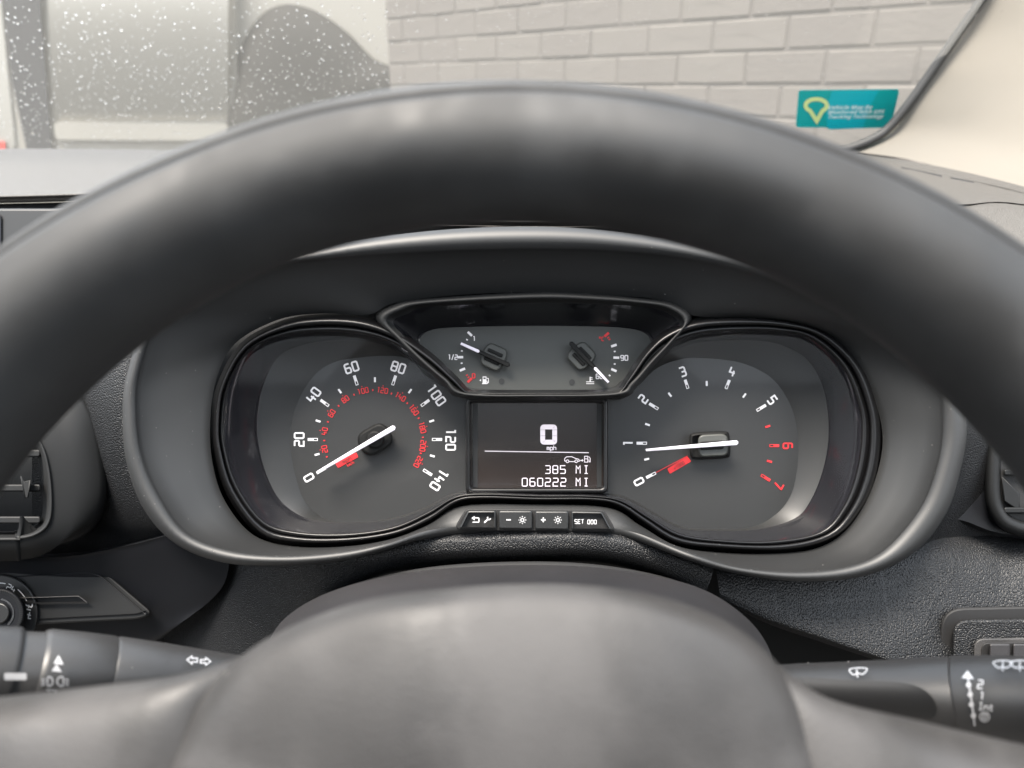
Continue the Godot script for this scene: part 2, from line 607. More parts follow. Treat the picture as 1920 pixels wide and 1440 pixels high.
func cabin() -> void:
	# shell of the cab, round the camera
	var st := mb()
	box(st, Vector3(-1.4, 0.5, 0.9), Vector3(0.72, 1.8, 0.96))
	obj("bulkhead_wall", st, M.door_trim).set_meta("kind", "structure")
	st = mb()
	box(st, Vector3(-1.46, 0.5, -1.2), Vector3(-1.4, 1.22, 0.9))
	box(st, Vector3(0.72, 0.5, -1.2), Vector3(0.78, 1.22, 0.9))
	obj("door_walls", st, M.door_trim).set_meta("kind", "structure")
	st = mb()
	box(st, Vector3(-1.4, 0.44, -1.3), Vector3(0.72, 0.5, 0.95))
	obj("floor", st, M.door_trim).set_meta("kind", "structure")
	# windscreen: base line on the dash, raked back over the driver
	GL_O = P(960, 280, 1.06)
	GL_N = Vector3(0, -0.66, 0.75).normalized()
	var screen := thing("windscreen", "raked windscreen spotted with rain above the dashboard", "windscreen", "", GL_O)
	st = mb()
	var up := Vector3(0, GL_N.z, -GL_N.y)
	var edge_l := PackedVector3Array()
	var edge_r := PackedVector3Array()
	for p in smooth2(pts("2030,-420 1960,-240 1905,-110 1842,0 1792,73 1746,138 1703,197 1668,238 1632,262 1592,277 1500,289"), 4, false):
		var q := on_glass(p.x + 2, p.y + 2)
		edge_r.append(q)
		edge_l.append(Vector3(-1.5, q.y, q.z))
	loft(st, [edge_l, edge_r], false)
	obj("glass", st, M.windscreen_glass, screen)
	st = mb()
	var path := []
	for p in smooth3(pts3("1560,285,0.985 1590,279,0.978 1630,264,0.971 1664,242,0.966 1702,197,0.953 1745,137,0.938 1790,72,0.920 1841,-2,0.900 1912,-118,0.872"), 5): path.append(P(p.x, p.y, p.z))
	var rr := []
	rr.resize(path.size()); rr.fill(0.0055)
	tube(st, path, rr, 10)
	obj("seal", st, M.seal_black, screen)
	# rain on the outside of the glass
	var dome := mb()
	dome.set_smooth_group(0)
	var rows := []
	for i in 5:
		var ph := (i + 0.02) / 4.02 * PI / 2
		var ring := PackedVector3Array()
		for s in 10: ring.append(Vector3(cos(TAU * s / 10) * sin(ph), sin(TAU * s / 10) * sin(ph), cos(ph) * 0.42))
		rows.append(ring)
	loft(dome, rows)
	dome.set_smooth_group(-1)
	for s in 10: tri(dome, Vector3.ZERO, rows[4][s], rows[4][(s + 1) % 10])
	var spots := []
	var rng := RandomNumberGenerator.new()
	rng.seed = 11
	var near := {}
	var tries := 0
	while spots.size() < 3300 and tries < 60000:
		tries += 1
		var px := rng.randf_range(-160, 1880)
		var py := rng.randf_range(-120, 292)
		var left := px < 725
		if rng.randf() > (clampf(0.14 + (py + 20) / 230.0, 0.14, 1.0) if left else 0.33): continue
		var cell := Vector2i(int(px / 5.5), int(py / 4.5))
		var clash := false
		for q in [Vector2i(0, 0), Vector2i(1, 0), Vector2i(0, 1)]: clash = clash or near.has(cell + q)
		if clash: continue
		near[cell] = true
		spots.append([on_glass(px, py, -0.0008), 0.0006 + 0.0010 * pow(rng.randf(), 2.6) if left else 0.0005 + 0.0007 * pow(rng.randf(), 2.0)])
	var mm := MultiMesh.new()
	mm.transform_format = MultiMesh.TRANSFORM_3D
	mm.mesh = _commit(dome)
	mm.instance_count = spots.size()
	var bas := Basis(Vector3.RIGHT, up, -GL_N)
	bas = Basis(Vector3.RIGHT, -up, -GL_N)
	for i in spots.size():
		var s: float = spots[i][1]
		mm.set_instance_transform(i, Transform3D(bas.scaled_local(Vector3(s * rng.randf_range(0.8, 1.2), s * rng.randf_range(0.9, 1.4), s)), spots[i][0]))
	var mi := MultiMeshInstance3D.new()
	mi.multimesh = mm
	mi.material_override = M.water
	mi.name = "raindrops"
	add_child(mi)
	tag(mi, "clear raindrops scattered over the outside of the windscreen", "raindrops", "", "stuff")
	# sticker in the corner
	var stick := thing("window_sticker", "teal tracking notice sticker on the windscreen beside the cream pillar", "sticker", "", on_glass(1588, 205))
	var gl := func(p: Vector2) -> Vector3: return on_glass(p.x, p.y, 0.0012)
	var gl2 := func(p: Vector2) -> Vector3: return on_glass(p.x, p.y, 0.0018)
	st = mb()
	poly(st, pts("1497,170 1502,168 1683,166 1685,172 1670,236 1664,238 1600,240 1556,242 1548,238 1494,238 1492,232"), gl)
	obj("backing", st, M.sticker_teal, stick)
	st = mb()
	poly(st, pts("1560,169 1648,167.5 1630,200 1618,239 1556,241 1550,236 1548,200"), func(p: Vector2) -> Vector3: return on_glass(p.x, p.y, 0.0015))
	obj("tint", st, M.sticker_cyan, stick)
	st = mb()
	var pin := PackedVector2Array()
	for i in 25:
		var an := deg_to_rad(125.0 + 290.0 * i / 24)
		pin.append(Vector2(1530, 196) + Vector2(cos(an) * 20, sin(an) * 12))
	pin.append(Vector2(1531, 225))
	rib(st, pin, 7.5, gl2, true)
	obj("map_pin", st, M.sticker_lime, stick)
	var row := 0
	for line in ["Vehicle May Be", "Monitored With GPS", "Tracking Technology"]:
		var tm := TextMesh.new()
		var f := SystemFont.new()
		f.font_names = PackedStringArray(["Droid Sans"])
		f.font_weight = 700
		tm.font = f
		tm.text = line
		tm.font_size = 32
		tm.pixel_size = 0.0001
		tm.depth = 0.0
		tm.horizontal_alignment = HORIZONTAL_ALIGNMENT_LEFT
		var o := set_mesh("lettering", tm, M.sticker_white, stick)
		var p0 := on_glass(1552, 200 + row * 8.6, 0.0019)
		var along := on_glass(1652, 199 + row * 8.6, 0.0019) - p0
		var k: float = along.length() / 100.0 * [83.0, 104.0, 104.0][row] / tm.get_aabb().size.x
		o.transform = stick.transform.affine_inverse() * Transform3D(Basis(along.normalized() * k, up * k * 1.15, GL_N), p0)
		row += 1
	# cream pillar trim
	st = mb()
	grid(st, ["1555,281,1.01 1588,284,0.99 1700,298,0.91 1800,326,0.84 1920,369,0.75 2100,440,0.62", "1650,258,0.985 1664,250,0.978 1748,257,0.93 1835,277,0.88 1945,302,0.81 2120,335,0.70",
		"1704,200,0.962 1720,192,0.954 1795,190,0.92 1875,197,0.885 1975,207,0.835 2140,222,0.76", "1790,76,0.93 1808,68,0.924 1868,74,0.902 1930,84,0.878 2015,92,0.845 2170,98,0.79",
		"1845,-2,0.908 1860,-12,0.902 1910,-10,0.887 1965,-5,0.87 2045,0,0.843 2190,0,0.80", "1915,-115,0.882 1932,-128,0.877 1980,-130,0.865 2030,-130,0.85 2100,-130,0.83 2230,-130,0.79"], 6)
	tag(obj("pillar_trim", st, M.pillar_cream), "cream fabric windscreen pillar trim at the right edge", "pillar trim")

func dashboard() -> void:
	var dash := thing("dashboard", "black grained van dashboard around the instrument cluster and under the windscreen", "dashboard", "", P(960, 900, 0.5))
	var st := mb()
	# top pad, from the foot of the windscreen to its rolled front edge
	grid(st, ["-700,300,1.06 -300,288,1.06 0,279,1.06 350,282,1.06 800,290,1.06 1300,290,1.06 1600,287,1.0 1760,318,0.82 1920,357,0.66 2200,420,0.5",
		"-700,345,0.75 -300,335,0.75 0,325,0.75 350,325,0.75 800,345,0.72 1300,345,0.7 1640,325,0.72 1780,345,0.66 1920,372,0.58 2200,430,0.48",
		"-700,385,0.57 -300,372,0.57 0,362,0.57 350,360,0.56 800,405,0.5 1300,405,0.5 1660,382,0.52 1800,380,0.52 1920,380,0.52 2200,440,0.46",
		"-700,395,0.562 -300,382,0.562 0,374,0.562 350,372,0.552 800,412,0.495 1300,412,0.495 1660,386,0.515 1800,384,0.515 1920,385,0.515 2200,446,0.455",
		"-700,400,0.565 -300,388,0.565 0,381,0.565 350,379,0.555 800,420,0.505 1300,420,0.505 1660,389,0.52 1800,387,0.52 1920,388,0.52 2200,450,0.46"], 6)
	obj("top_pad", st, M.pad_grain, dash)
	# fascia behind everything
	st = mb()
	grid(st, ["-700,402,0.572 -300,389,0.572 0,382,0.572 350,380,0.56 800,421,0.515 1300,421,0.515 1660,392,0.53 1800,390,0.53 1920,391,0.53 2200,452,0.47",
		"-700,560,0.56 -300,550,0.56 0,540,0.56 350,540,0.54 800,560,0.52 1300,560,0.52 1660,500,0.5 1800,490,0.48 1920,490,0.47 2200,560,0.45",
		"-700,900,0.52 -300,900,0.52 0,900,0.52 350,900,0.5 800,900,0.5 1300,900,0.5 1660,900,0.48 1800,900,0.47 1920,900,0.46 2200,900,0.45",
		"-700,1250,0.53 -300,1250,0.53 0,1250,0.53 350,1250,0.52 800,1250,0.52 1300,1250,0.52 1660,1250,0.5 1800,1250,0.49 1920,1250,0.48 2200,1250,0.47",
		"-700,1700,0.6 -300,1700,0.6 0,1700,0.6 350,1700,0.6 800,1700,0.6 1300,1700,0.6 1660,1700,0.6 1800,1700,0.6 1920,1700,0.6 2200,1700,0.6"], 4)
	obj("fascia", st, M.soft_plastic, dash)
	st = mb()
	grid(st, ["1640,392,0.53 1740,390,0.525 1800,389,0.523 1920,390,0.522 2200,451,0.468", "1640,400,0.512 1740,398,0.508 1800,396,0.505 1920,397,0.50 2200,458,0.455", "1640,520,0.475 1740,520,0.47 1800,520,0.465 1920,520,0.46 2200,570,0.43", "1640,690,0.465 1740,690,0.46 1800,690,0.455 1920,690,0.45 2200,700,0.42"], 5)
	obj("side_pad", st, M.pad_grain, dash)
	# centre screen at the far left
	st = mb()
	plate(st, rrect(-420, 391, 262, 640, 14), 0.57, 0.545, 4)
	var cs := obj("centre_screen", st, M.satin_black, dash)
	st = mb()
	plate(st, rrect(-400, 400, 3, 625, 10), 0.546, 0.5435, 2)
	obj("screen_glass", st, M.gloss_black, cs)
	# demister slots on the right
	st = mb()
	grid(st, ["1630,291,0.95 1760,312,0.80 1920,350,0.66 2060,395,0.57", "1640,296,0.93 1765,320,0.775 1920,358,0.645 2060,402,0.56", "1660,306,0.89 1775,329,0.755 1920,362,0.63 2060,408,0.552"], 5)
	obj("demister_rail", st, M.pad_grain, dash)
	for s in ["1690,313,0.795 1725,320,0.775 1766,329,0.74", "1782,332,0.73 1802,336,0.715 1826,341,0.70"]:
		st = mb()
		var q := pts3(s)
		var lo := []
		var hi := []
		for i in 3:
			hi.append(q[i] + Vector3(0, 0, -0.006)); lo.append(q[i] + Vector3(0, [2.5, 9, 3.5][i], -0.012))
		loft(st, [lift(smooth3(hi, 4)), lift(smooth3(lo, 4))], false)
		obj("demister_slot", st, M.void_black, dash)
	# grained skin left and right of the cluster
	st = mb()
	grid(st, ["60,560,0.47 150,560,0.45 240,560,0.43 300,560,0.425", "60,700,0.46 150,700,0.44 225,690,0.42 275,690,0.42", "60,850,0.465 150,850,0.45 215,840,0.43 275,840,0.425",
		"60,1000,0.49 150,1000,0.475 230,985,0.455 300,980,0.445", "60,1100,0.53 150,1100,0.52 250,1080,0.5 340,1050,0.5"], 5)
	obj("grained_skin", st, M.leather_grain, dash)
	st = mb()
	grid(st, ["1760,640,0.49 1800,640,0.485 1850,640,0.48 1960,640,0.48", "1770,760,0.42 1812,760,0.412 1832,770,0.42 1960,780,0.45", "1760,860,0.42 1800,860,0.412 1818,860,0.42 1960,860,0.45",
		"1730,970,0.425 1765,965,0.42 1790,960,0.43 1960,950,0.46", "1680,1040,0.43 1720,1030,0.43 1760,1020,0.44 1960,1000,0.46"], 5)
	obj("grained_skin", st, M.leather_grain, dash)
	# air vents
	vent_left(dash)
	vent_right(dash)
	# centre console, the climate panel and its dial
	st = mb()
	grid(st, ["-400,1036,0.50 -100,1040,0.50 120,1036,0.50 250,1012,0.49 330,990,0.48 425,985,0.48", "-400,1045,0.462 -100,1048,0.462 120,1043,0.459 250,1020,0.456 335,998,0.454 430,1000,0.452", "-400,1052,0.46 -100,1055,0.46 120,1050,0.457 250,1028,0.454 340,1008,0.452 432,1020,0.450",
		"-400,1120,0.468 -100,1120,0.468 120,1110,0.465 260,1090,0.462 350,1075,0.459 424,1085,0.456", "-400,1180,0.478 -100,1180,0.478 120,1170,0.474 250,1155,0.47 330,1145,0.468 392,1128,0.464",
		"-400,1240,0.49 -100,1240,0.49 120,1235,0.486 220,1220,0.482 280,1205,0.478 316,1186,0.474", "-400,1300,0.52 -100,1300,0.52 120,1300,0.51 210,1270,0.5 270,1235,0.5 308,1205,0.5"], 6)
	obj("console_panel", st, M.dark_plastic, dash)
	climate(dash)
	# leather round the column
	st = mb()
	grid(st, ["330,1010,0.50 410,1040,0.475 470,1045,0.445 560,1040,0.415 700,1020,0.405 800,1000,0.40 1005,992,0.395 1130,994,0.396 1230,1014,0.40 1340,1050,0.41",
		"310,1100,0.50 415,1090,0.472 465,1080,0.445 560,1065,0.416 700,1042,0.402 800,1018,0.395 1005,1008,0.39 1130,1010,0.391 1230,1034,0.395 1336,1076,0.404",
		"305,1160,0.505 395,1130,0.478 460,1110,0.45 560,1095,0.42 690,1062,0.405 800,1042,0.397 1005,1034,0.392 1130,1036,0.393 1230,1060,0.397 1326,1104,0.405",
		"295,1230,0.51 370,1200,0.488 450,1180,0.46 560,1150,0.43 680,1085,0.415 800,1058,0.41 1005,1046,0.405 1130,1048,0.405 1230,1074,0.408 1318,1118,0.412",
		"280,1300,0.5 360,1300,0.49 450,1300,0.47 560,1250,0.45 690,1100,0.44 800,1074,0.44 1005,1062,0.44 1130,1064,0.44 1230,1090,0.44 1310,1130,0.44"], 6)
	obj("leather_surround", st, M.leather_grain, dash)
	st = mb()
	grid(st, ["1300,1000,0.44 1450,1000,0.44 1600,985,0.44 1745,985,0.445 1850,1000,0.45 1920,1010,0.45 2200,1020,0.43", "1338,1060,0.42 1450,1070,0.42 1600,1060,0.425 1750,1040,0.43 1850,1045,0.435 1920,1050,0.435 2200,1060,0.42",
		"1348,1104,0.412 1450,1130,0.412 1600,1140,0.415 1750,1140,0.42 1850,1140,0.425 1920,1140,0.425 2200,1140,0.415", "1350,1118,0.412 1430,1152,0.41 1540,1186,0.408 1650,1220,0.408 1760,1250,0.412 1920,1290,0.415 2200,1340,0.41",
		"1352,1124,0.415 1432,1162,0.413 1540,1198,0.411 1650,1233,0.411 1760,1264,0.415 1920,1304,0.418 2200,1354,0.413", "1360,1128,0.43 1436,1168,0.43 1540,1204,0.428 1650,1240,0.428 1760,1270,0.43 1920,1310,0.43 2200,1360,0.43"], 6)
	obj("leather_panel", st, M.leather_grain, dash)
	# switch panel
	st = mb()
	plate(st, round_corners(pts("1763,1140 2200,1130 2200,1330 1762,1330"), 45, 6), 0.43, 0.4155, 5)
	var sp := obj("switch_panel", st, M.void_black, dash)
	st = mb()
	plate(st, round_corners(pts("1786,1162 2200,1156 2200,1330 1786,1330"), 30, 6), 0.416, 0.409, 5)
	obj("surround", st, M.leather_grain, sp)
	st = mb()
	plate(st, round_corners(pts("1826,1197 2200,1192 2200,1330 1826,1330"), 20, 6), 0.41, 0.407, 3)
	obj("frame", st, M.hub_plastic, sp)
	st = mb()
	plate(st, round_corners(pts("1840,1205 2200,1200 2200,1330 1840,1330"), 14, 6), 0.408, 0.4063, 2)
	obj("recess", st, M.void_black, sp)
	for x in [1855, 1899, 1943]:
		st = mb()
		plate(st, rrect(x, 1207, x + 39, 1300, 4), 0.407, 0.402, 3)
		obj("switch", st, M.shroud_plastic, sp)

func vent_left(dash: Node3D) -> void:
	var st := mb()
	var o := smooth2(pts("-420,690 0,690 110,700 152,728 184,780 200,860 202,930 184,980 150,1010 90,1026 0,1032 -420,1032"), 6)
	var r: Array = [at_depth(o, 0.465), at_depth(o, 0.447), at_depth(inset(o, 5), 0.441), at_depth(inset(o, 18), 0.437)]
	var i := smooth2(pts("-395,780 0,780 40,785 64,815 82,850 92,900 94,955 86,985 62,1002 30,1008 0,1010 -395,1010"), 6)
	r.append(at_depth(inset(i, -42), 0.432))
	r.append(at_depth(inset(i, -4), 0.430))
	loft(st, r)
	var v := obj("air_vent", st, M.soft_plastic, dash)
	st = mb()
	loft(st, [at_depth(inset(i, -5), 0.4305), at_depth(inset(i, -3), 0.4285), at_depth(inset(i, 0), 0.4285), at_depth(inset(i, 3), 0.431), at_depth(inset(i, 10), 0.45), at_depth(inset(i, 14), 0.475)])
	obj("bezel", st, M.matte_black, v)
	st = mb()
	cap(st, inset(i, 14), 0.475)
	obj("duct", st, M.void_black, v)
	for y in [850, 915, 975]:
		st = mb()
		plate(st, rrect(-380, y - 7, 76, y + 7, 5), 0.465, 0.437, 3)
		obj("slat", st, M.matte_black, v)
	st = mb()
	plate(st, pts("38,893 46,902 58,900 54,932 46,934"), 0.44, 0.43, 3)
	obj("tab", st, M.matte_black, v)

func vent_right(dash: Node3D) -> void:
	var st := mb()
	var o := smooth2(pts("1826,680 2300,680 2300,1020 2000,1018 1910,1010 1860,1002 1815,985 1776,970 1792,930 1812,860 1822,780"), 5)
	loft(st, [at_depth(o, 0.47), at_depth(o, 0.438), at_depth(inset(o, 6), 0.434)])
	cap(st, inset(o, 6), 0.434)
	var v := obj("air_vent", st, M.dark_plastic, dash)
	var i := smooth2(pts("1884,800 1960,796 2250,796 2250,975 1960,980 1905,975 1882,955 1874,920 1876,850"), 5)
	st = mb()
	loft(st, [at_depth(inset(i, -28), 0.4345), at_depth(inset(i, -26), 0.428), at_depth(inset(i, -18), 0.4235), at_depth(inset(i, -4), 0.4235), at_depth(inset(i, 0), 0.427), at_depth(inset(i, 3), 0.4335)])
	obj("bezel", st, M.soft_plastic, v)
	st = mb()
	cap(st, inset(i, 1), 0.4325)
	obj("duct", st, M.void_black, v)
	for y in [842, 886, 957]:
		st = mb()
		plate(st, rrect(1882, y - 6, 2240, y + 6, 4), 0.4323, 0.4265, 3)
		obj("slat", st, M.soft_plastic, v)
	st = mb()
	plate(st, pts("1878,893 1912,925 1912,958 1882,940"), 0.4322, 0.428, 3)
	obj("tab", st, M.soft_plastic, v)

func climate(dash: Node3D) -> void:
	var st := mb()
	var c := round_corners(pts("-300,1090 170,1063 196,1072 287,1150 262,1161 -300,1190"), 14, 4)
	plate(st, c, 0.475, 0.461, 3)
	var p := obj("climate_panel", st, M.matte_black, dash)
	st = mb()
	plate(st, inset(c, 9), 0.4615, 0.4597, 2)
	obj("face", st, M.dark_plastic, p)
	st = mb()
	plate(st, round_corners(pts("-60,1123 148,1116 166,1130 -60,1134"), 3), 0.46, 0.4565, 2)
	obj("trim_bar", st, M.shroud_plastic, p)
	var k := Vector2(-2, 1150)
	for ring in [[74.0, 0.4585, "dial_collar", "satin_black", 4.0], [48.0, 0.448, "knob", "dark_plastic", 5.0], [20.0, 0.446, "knob_cap", "satin_black", 3.0]]:
		st = mb()
		plate(st, circle(k, ring[0], 48), 0.462, ring[1], ring[4])
		obj(ring[2], st, M[ring[3]], p)
	st = mb()
	for i in 72:
		var a := TAU * i / 72
		rib(st, PackedVector2Array([k + Vector2.from_angle(a) * 38, k + Vector2.from_angle(a) * 45]), 1.3, func(q: Vector2) -> Vector3: return P(q.x, q.y, 0.4477))
	obj("knurling", st, M.satin_black, p)
	st = mb()
	var arc := PackedVector2Array()
	for i in 17: arc.append(k + Vector2.from_angle(-1.4 + 2.3 * i / 16) * 27)
	rib(st, arc, 3.5, func(q: Vector2) -> Vector3: return P(q.x, q.y, 0.4476))
	obj("chrome_ring", st, M.chrome, p)
	st = mb()
	var to := func(q: Vector2) -> Vector3: return P(q.x, q.y, 0.4582)
	write(st, "24", k + Vector2(23, -47), 11, deg_to_rad(26), 1.5, to)
	for seg in [[-1.75, -1.35], [-0.9, -0.42]]:
		arc = PackedVector2Array()
		for i in 9: arc.append(k + Vector2.from_angle(lerpf(seg[0], seg[1], i / 8.0)) * 57)
		rib(st, arc, 1.8, to)
	for l in ["50,-16 62,-11", "56,-16 56,-10", "52,-8 60,-6", "63,-18 62,-12", "53,2 60,4", "58,-2 55,8", "54,9 60,10"]:
		var q := pts(l)
		rib(st, PackedVector2Array([k + q[0], k + q[1]]), 2.2, to)
	obj("markings", st, M.print_white, p)

# ------------------------------------------------------------------ instrument cluster
func cluster() -> void:
	var cl := thing("instrument_cluster", "black instrument cluster with two dials framed by the steering wheel", "instrument cluster", "", P(1010, 830, 0.437))
	# cowl
	var lo := smooth2(pts("1000,425 1150,434 1320,462 1480,505 1620,570 1730,650 1792,730 1812,800 1803,870 1775,960 1715,1035 1620,1080 1500,1090 1380,1075 1290,1050 1200,1017 1130,1004 1005,1001 880,1002 790,1012 720,1032 640,1052 530,1060 420,1055 330,1020 270,955 238,870 230,790 236,710 275,610 370,545 500,495 650,455 820,432"), 6)
	var li := smooth2(pts("1000,466 1150,470 1300,487 1450,525 1590,580 1700,650 1757,725 1768,800 1757,875 1725,955 1660,1030 1590,1062 1490,1072 1380,1062 1290,1035 1195,1000 1125,988 1005,985 885,986 800,995 725,1018 640,1034 530,1042 430,1032 350,1000 300,935 268,860 257,780 262,700 300,605 390,545 510,500 655,482 830,470"), 6)
	var bk := smooth2(pts("1000,548 1120,552 1240,563 1300,592 1400,595 1500,607 1580,648 1635,740 1655,825 1635,915 1590,990 1530,1028 1440,1038 1340,1035 1265,1022 1200,985 1140,952 1005,946 865,949 800,985 735,1010 650,1024 550,1024 475,1003 422,940 399,870 394,795 405,715 440,645 520,600 600,588 690,590 740,568 860,553"), 6)
	var front := func(c: PackedVector2Array, d: float, mid: float) -> PackedVector3Array:    # nearer at the sides, set back above the buttons
		var out := PackedVector3Array()
		for p in c:
			var t := clampf((p.y - 900.0) / 80.0, 0.0, 1.0) * (1.0 - clampf((absf(p.x - 1005.0) - 150.0) / 160.0, 0.0, 1.0))
			out.append(P(p.x, p.y, lerpf(d, mid, smoothstep(0.0, 1.0, t))))
		return out
	var st := mb()
	loft(st, [at_depth(lo, 0.5), front.call(lo, 0.385, 0.402), front.call(lo, 0.381, 0.398), front.call(mixc(lo, li, 0.25), 0.3765, 0.395), front.call(mixc(lo, li, 0.7), 0.376, 0.3935), front.call(li, 0.3795, 0.3935)])
	sg = 2
	loft(st, [front.call(li, 0.3795, 0.3935), front.call(mixc(li, bk, 0.05), 0.382, 0.394), front.call(mixc(li, bk, 0.3), 0.3885, 0.3955), front.call(mixc(li, bk, 0.6), 0.395, 0.398), front.call(mixc(li, bk, 0.85), 0.400, 0.401), front.call(bk, 0.404, 0.403)])
	sg = 0
	var cowl := obj("cowl", st, M.cowl_satin, cl)
	# ring round both dials, recess walls, faces
	var O := smooth2(pts("1010,737 1110,737 1155,737 1180,706 1212,660 1250,625 1308,602 1400,597 1487,604 1555,628 1614,686 1643,760 1650,825 1640,895 1612,957 1565,1006 1480,1030 1344,1027 1265,1016 1208,980 1160,948 1110,938 1010,938 905,935 857,942 808,975 742,1003 650,1017 553,1017 487,998 430,925 406,850 402,795 412,725 455,648 530,607 600,595 680,600 745,625 808,668 853,710 880,736 920,737"), 5)
	var G := smooth2(pts("1010,742 1110,742 1160,744 1190,716 1222,672 1258,645 1312,626 1392,620 1455,621 1515,632 1577,685 1609,760 1615,815 1605,885 1580,950 1535,998 1439,1014 1344,1011 1273,999 1215,966 1165,937 1110,929 1010,928 905,925 852,931 800,960 735,988 650,1000 560,997 494,976 445,910 423,840 419,790 430,722 470,657 535,629 610,622 680,627 740,645 800,685 845,722 875,742 920,742"), 5)
	var Q := smooth2(pts("1010,744 1112,744 1162,747 1192,719 1226,680 1268,656 1312,642 1392,638 1455,644 1508,669 1538,713 1551,765 1553,825 1542,884 1520,938 1490,972 1420,993 1340,995 1275,990 1218,960 1167,933 1110,926 1010,925 905,922 850,928 797,955 732,975 650,980 580,973 532,945 504,901 487,845 483,790 493,725 520,671 560,649 620,638 690,640 745,657 800,695 843,727 872,744 920,744"), 5)
	var F := smooth2(pts("1010,745 1115,745 1166,748 1198,722 1232,690 1275,674 1312,671 1380,678 1425,695 1455,717 1480,755 1493,795 1497,836 1494,884 1482,930 1455,964 1410,988 1340,992 1277,987 1220,957 1168,930 1110,925 1010,924 905,921 849,926 795,952 732,972 655,980 605,970 572,940 556,900 545,845 545,800 560,750 590,703 625,680 670,671 725,667 768,674 800,706 841,730 870,746 920,745"), 5)
	st = mb()
	loft(st, [at_depth(inset(O, -6), 0.412), at_depth(O, 0.403), at_depth(mixc(O, G, 0.18), 0.3995), at_depth(mixc(O, G, 0.42), 0.3995), at_depth(mixc(O, G, 0.55), 0.4045)])
	sg = 2
	loft(st, [at_depth(mixc(O, G, 0.55), 0.4045), at_depth(mixc(O, G, 0.72), 0.4025), at_depth(mixc(O, G, 0.9), 0.4025), at_depth(G, 0.405)])
	sg = 0
	obj("trim_ring", st, M.gloss_black, cl)
	st = mb()
	loft(st, [at_depth(G, 0.405), at_depth(mixc(G, Q, 0.25), 0.409), at_depth(mixc(G, Q, 0.85), 0.4285), at_depth(Q, 0.431)])
	obj("recess_wall", st, M.wall_black, cl)
	st = mb()
	loft(st, [at_depth(Q, 0.431), at_depth(mixc(Q, F, 0.2), 0.4318), at_depth(mixc(Q, F, 0.9), 0.4362), at_depth(F, 0.437)])
	obj("dial_surround", st, M.dial_black, cl)
	st = mb()
	cap(st, F, 0.437)
	obj("dial_plate", st, M.dial_black, cl)
	# upper gauge panel
	var HO := smooth2(pts("1000,550 1106,553 1200,561 1262,571 1293,597 1262,640 1225,680 1190,722 1160,742 1010,745 868,742 832,715 790,680 745,637 709,598 737,574 800,562"), 6)
	var HI := smooth2(pts("1000,568 1106,570 1190,574 1245,584 1275,610 1250,640 1215,677 1180,712 1145,733 1010,736 878,733 840,708 800,673 757,630 737,603 765,588 810,575"), 6)
	var GP := smooth2(pts("1000,611 1106,612 1170,615 1208,624 1222,645 1217,668 1190,695 1165,714 1135,728 1010,731 888,728 856,712 822,690 795,660 787,636 812,618 880,613"), 6)
	st = mb()
	loft(st, [at_depth(inset(HO, -5), 0.412), at_depth(HO, 0.3995), at_depth(mixc(HO, HI, 0.2), 0.397), at_depth(mixc(HO, HI, 0.5), 0.397), at_depth(mixc(HO, HI, 0.6), 0.401), at_depth(HI, 0.4035)])
	var frame := obj("gauge_frame", st, M.matte_black, cl)
	st = mb()
	loft(st, [at_depth(HI, 0.4035), at_depth(mixc(HI, GP, 0.3), 0.412), at_depth(mixc(HI, GP, 0.9), 0.4335), at_depth(GP, 0.4345)])
	obj("recess_wall", st, M.wall_black, frame)
	st = mb()
	cap(st, GP, 0.4345)
	obj("gauge_plate", st, M.gauge_grey, frame)
	# clear lenses
	st = mb()
	loft(st, [at_depth(G, 0.4065), at_depth(inset(G, 8), 0.4055)])
	cap(st, inset(G, 8), 0.4055)
	obj("lens", st, M.lens_clear, cl)
	speedometer(cl)
	tachometer(cl)
	small_gauges(cl)
	trip_display(cl)
	buttons(cowl)

func dial_to(d: float) -> Callable:
	return func(q: Vector2) -> Vector3: return P(q.x, q.y, d)

func bar(st: SurfaceTool, c: Vector2, a: Vector2, half: float, w: float, to: Callable) -> void:
	rib(st, PackedVector2Array([c - a * half, c + a * half]), w, to)

func tick(st: SurfaceTool, stb: SurfaceTool, inner: Vector2, outer: Vector2, w: float) -> void:     # white bar, hollow at its inner end
	var a := (outer - inner).normalized()
	var to := dial_to(0.4366)
	rib(st, PackedVector2Array([inner + a * 7.5, outer]), w, to)
	rib(st, PackedVector2Array([inner + a * 0.7, inner + a * 7.6]), 1.3, func(q: Vector2) -> Vector3: return P(q.x - a.y * (w / 2 - 0.6), q.y + a.x * (w / 2 - 0.6), 0.4366))
	rib(st, PackedVector2Array([inner + a * 0.7, inner + a * 7.6]), 1.3, func(q: Vector2) -> Vector3: return P(q.x + a.y * (w / 2 - 0.6), q.y - a.x * (w / 2 - 0.6), 0.4366))
	rib(st, PackedVector2Array([inner, inner + a * 1.4]), w, to)

func dirv(deg: float) -> Vector2:
	return Vector2(cos(deg_to_rad(deg)), -sin(deg_to_rad(deg)))

func needle(parent: Node3D, tip: Vector2, tail: Vector2, w0: float, w1: float, d: float, m: Material, called := "needle") -> MeshInstance3D:
	var a := (tip - tail).normalized()
	var n := Vector2(-a.y, a.x)
	var st := mb()
	var c := PackedVector2Array([tail - n * w1 / 2, tail - a * w1 * 0.35 - n * w1 * 0.2, tail - a * w1 * 0.35 + n * w1 * 0.2, tail + n * w1 / 2, tip + n * w0 / 2, tip - n * w0 / 2])
	plate(st, c, d + 0.003, d, minf(1.6, w0 * 0.35))
	return obj(called, st, m, parent)

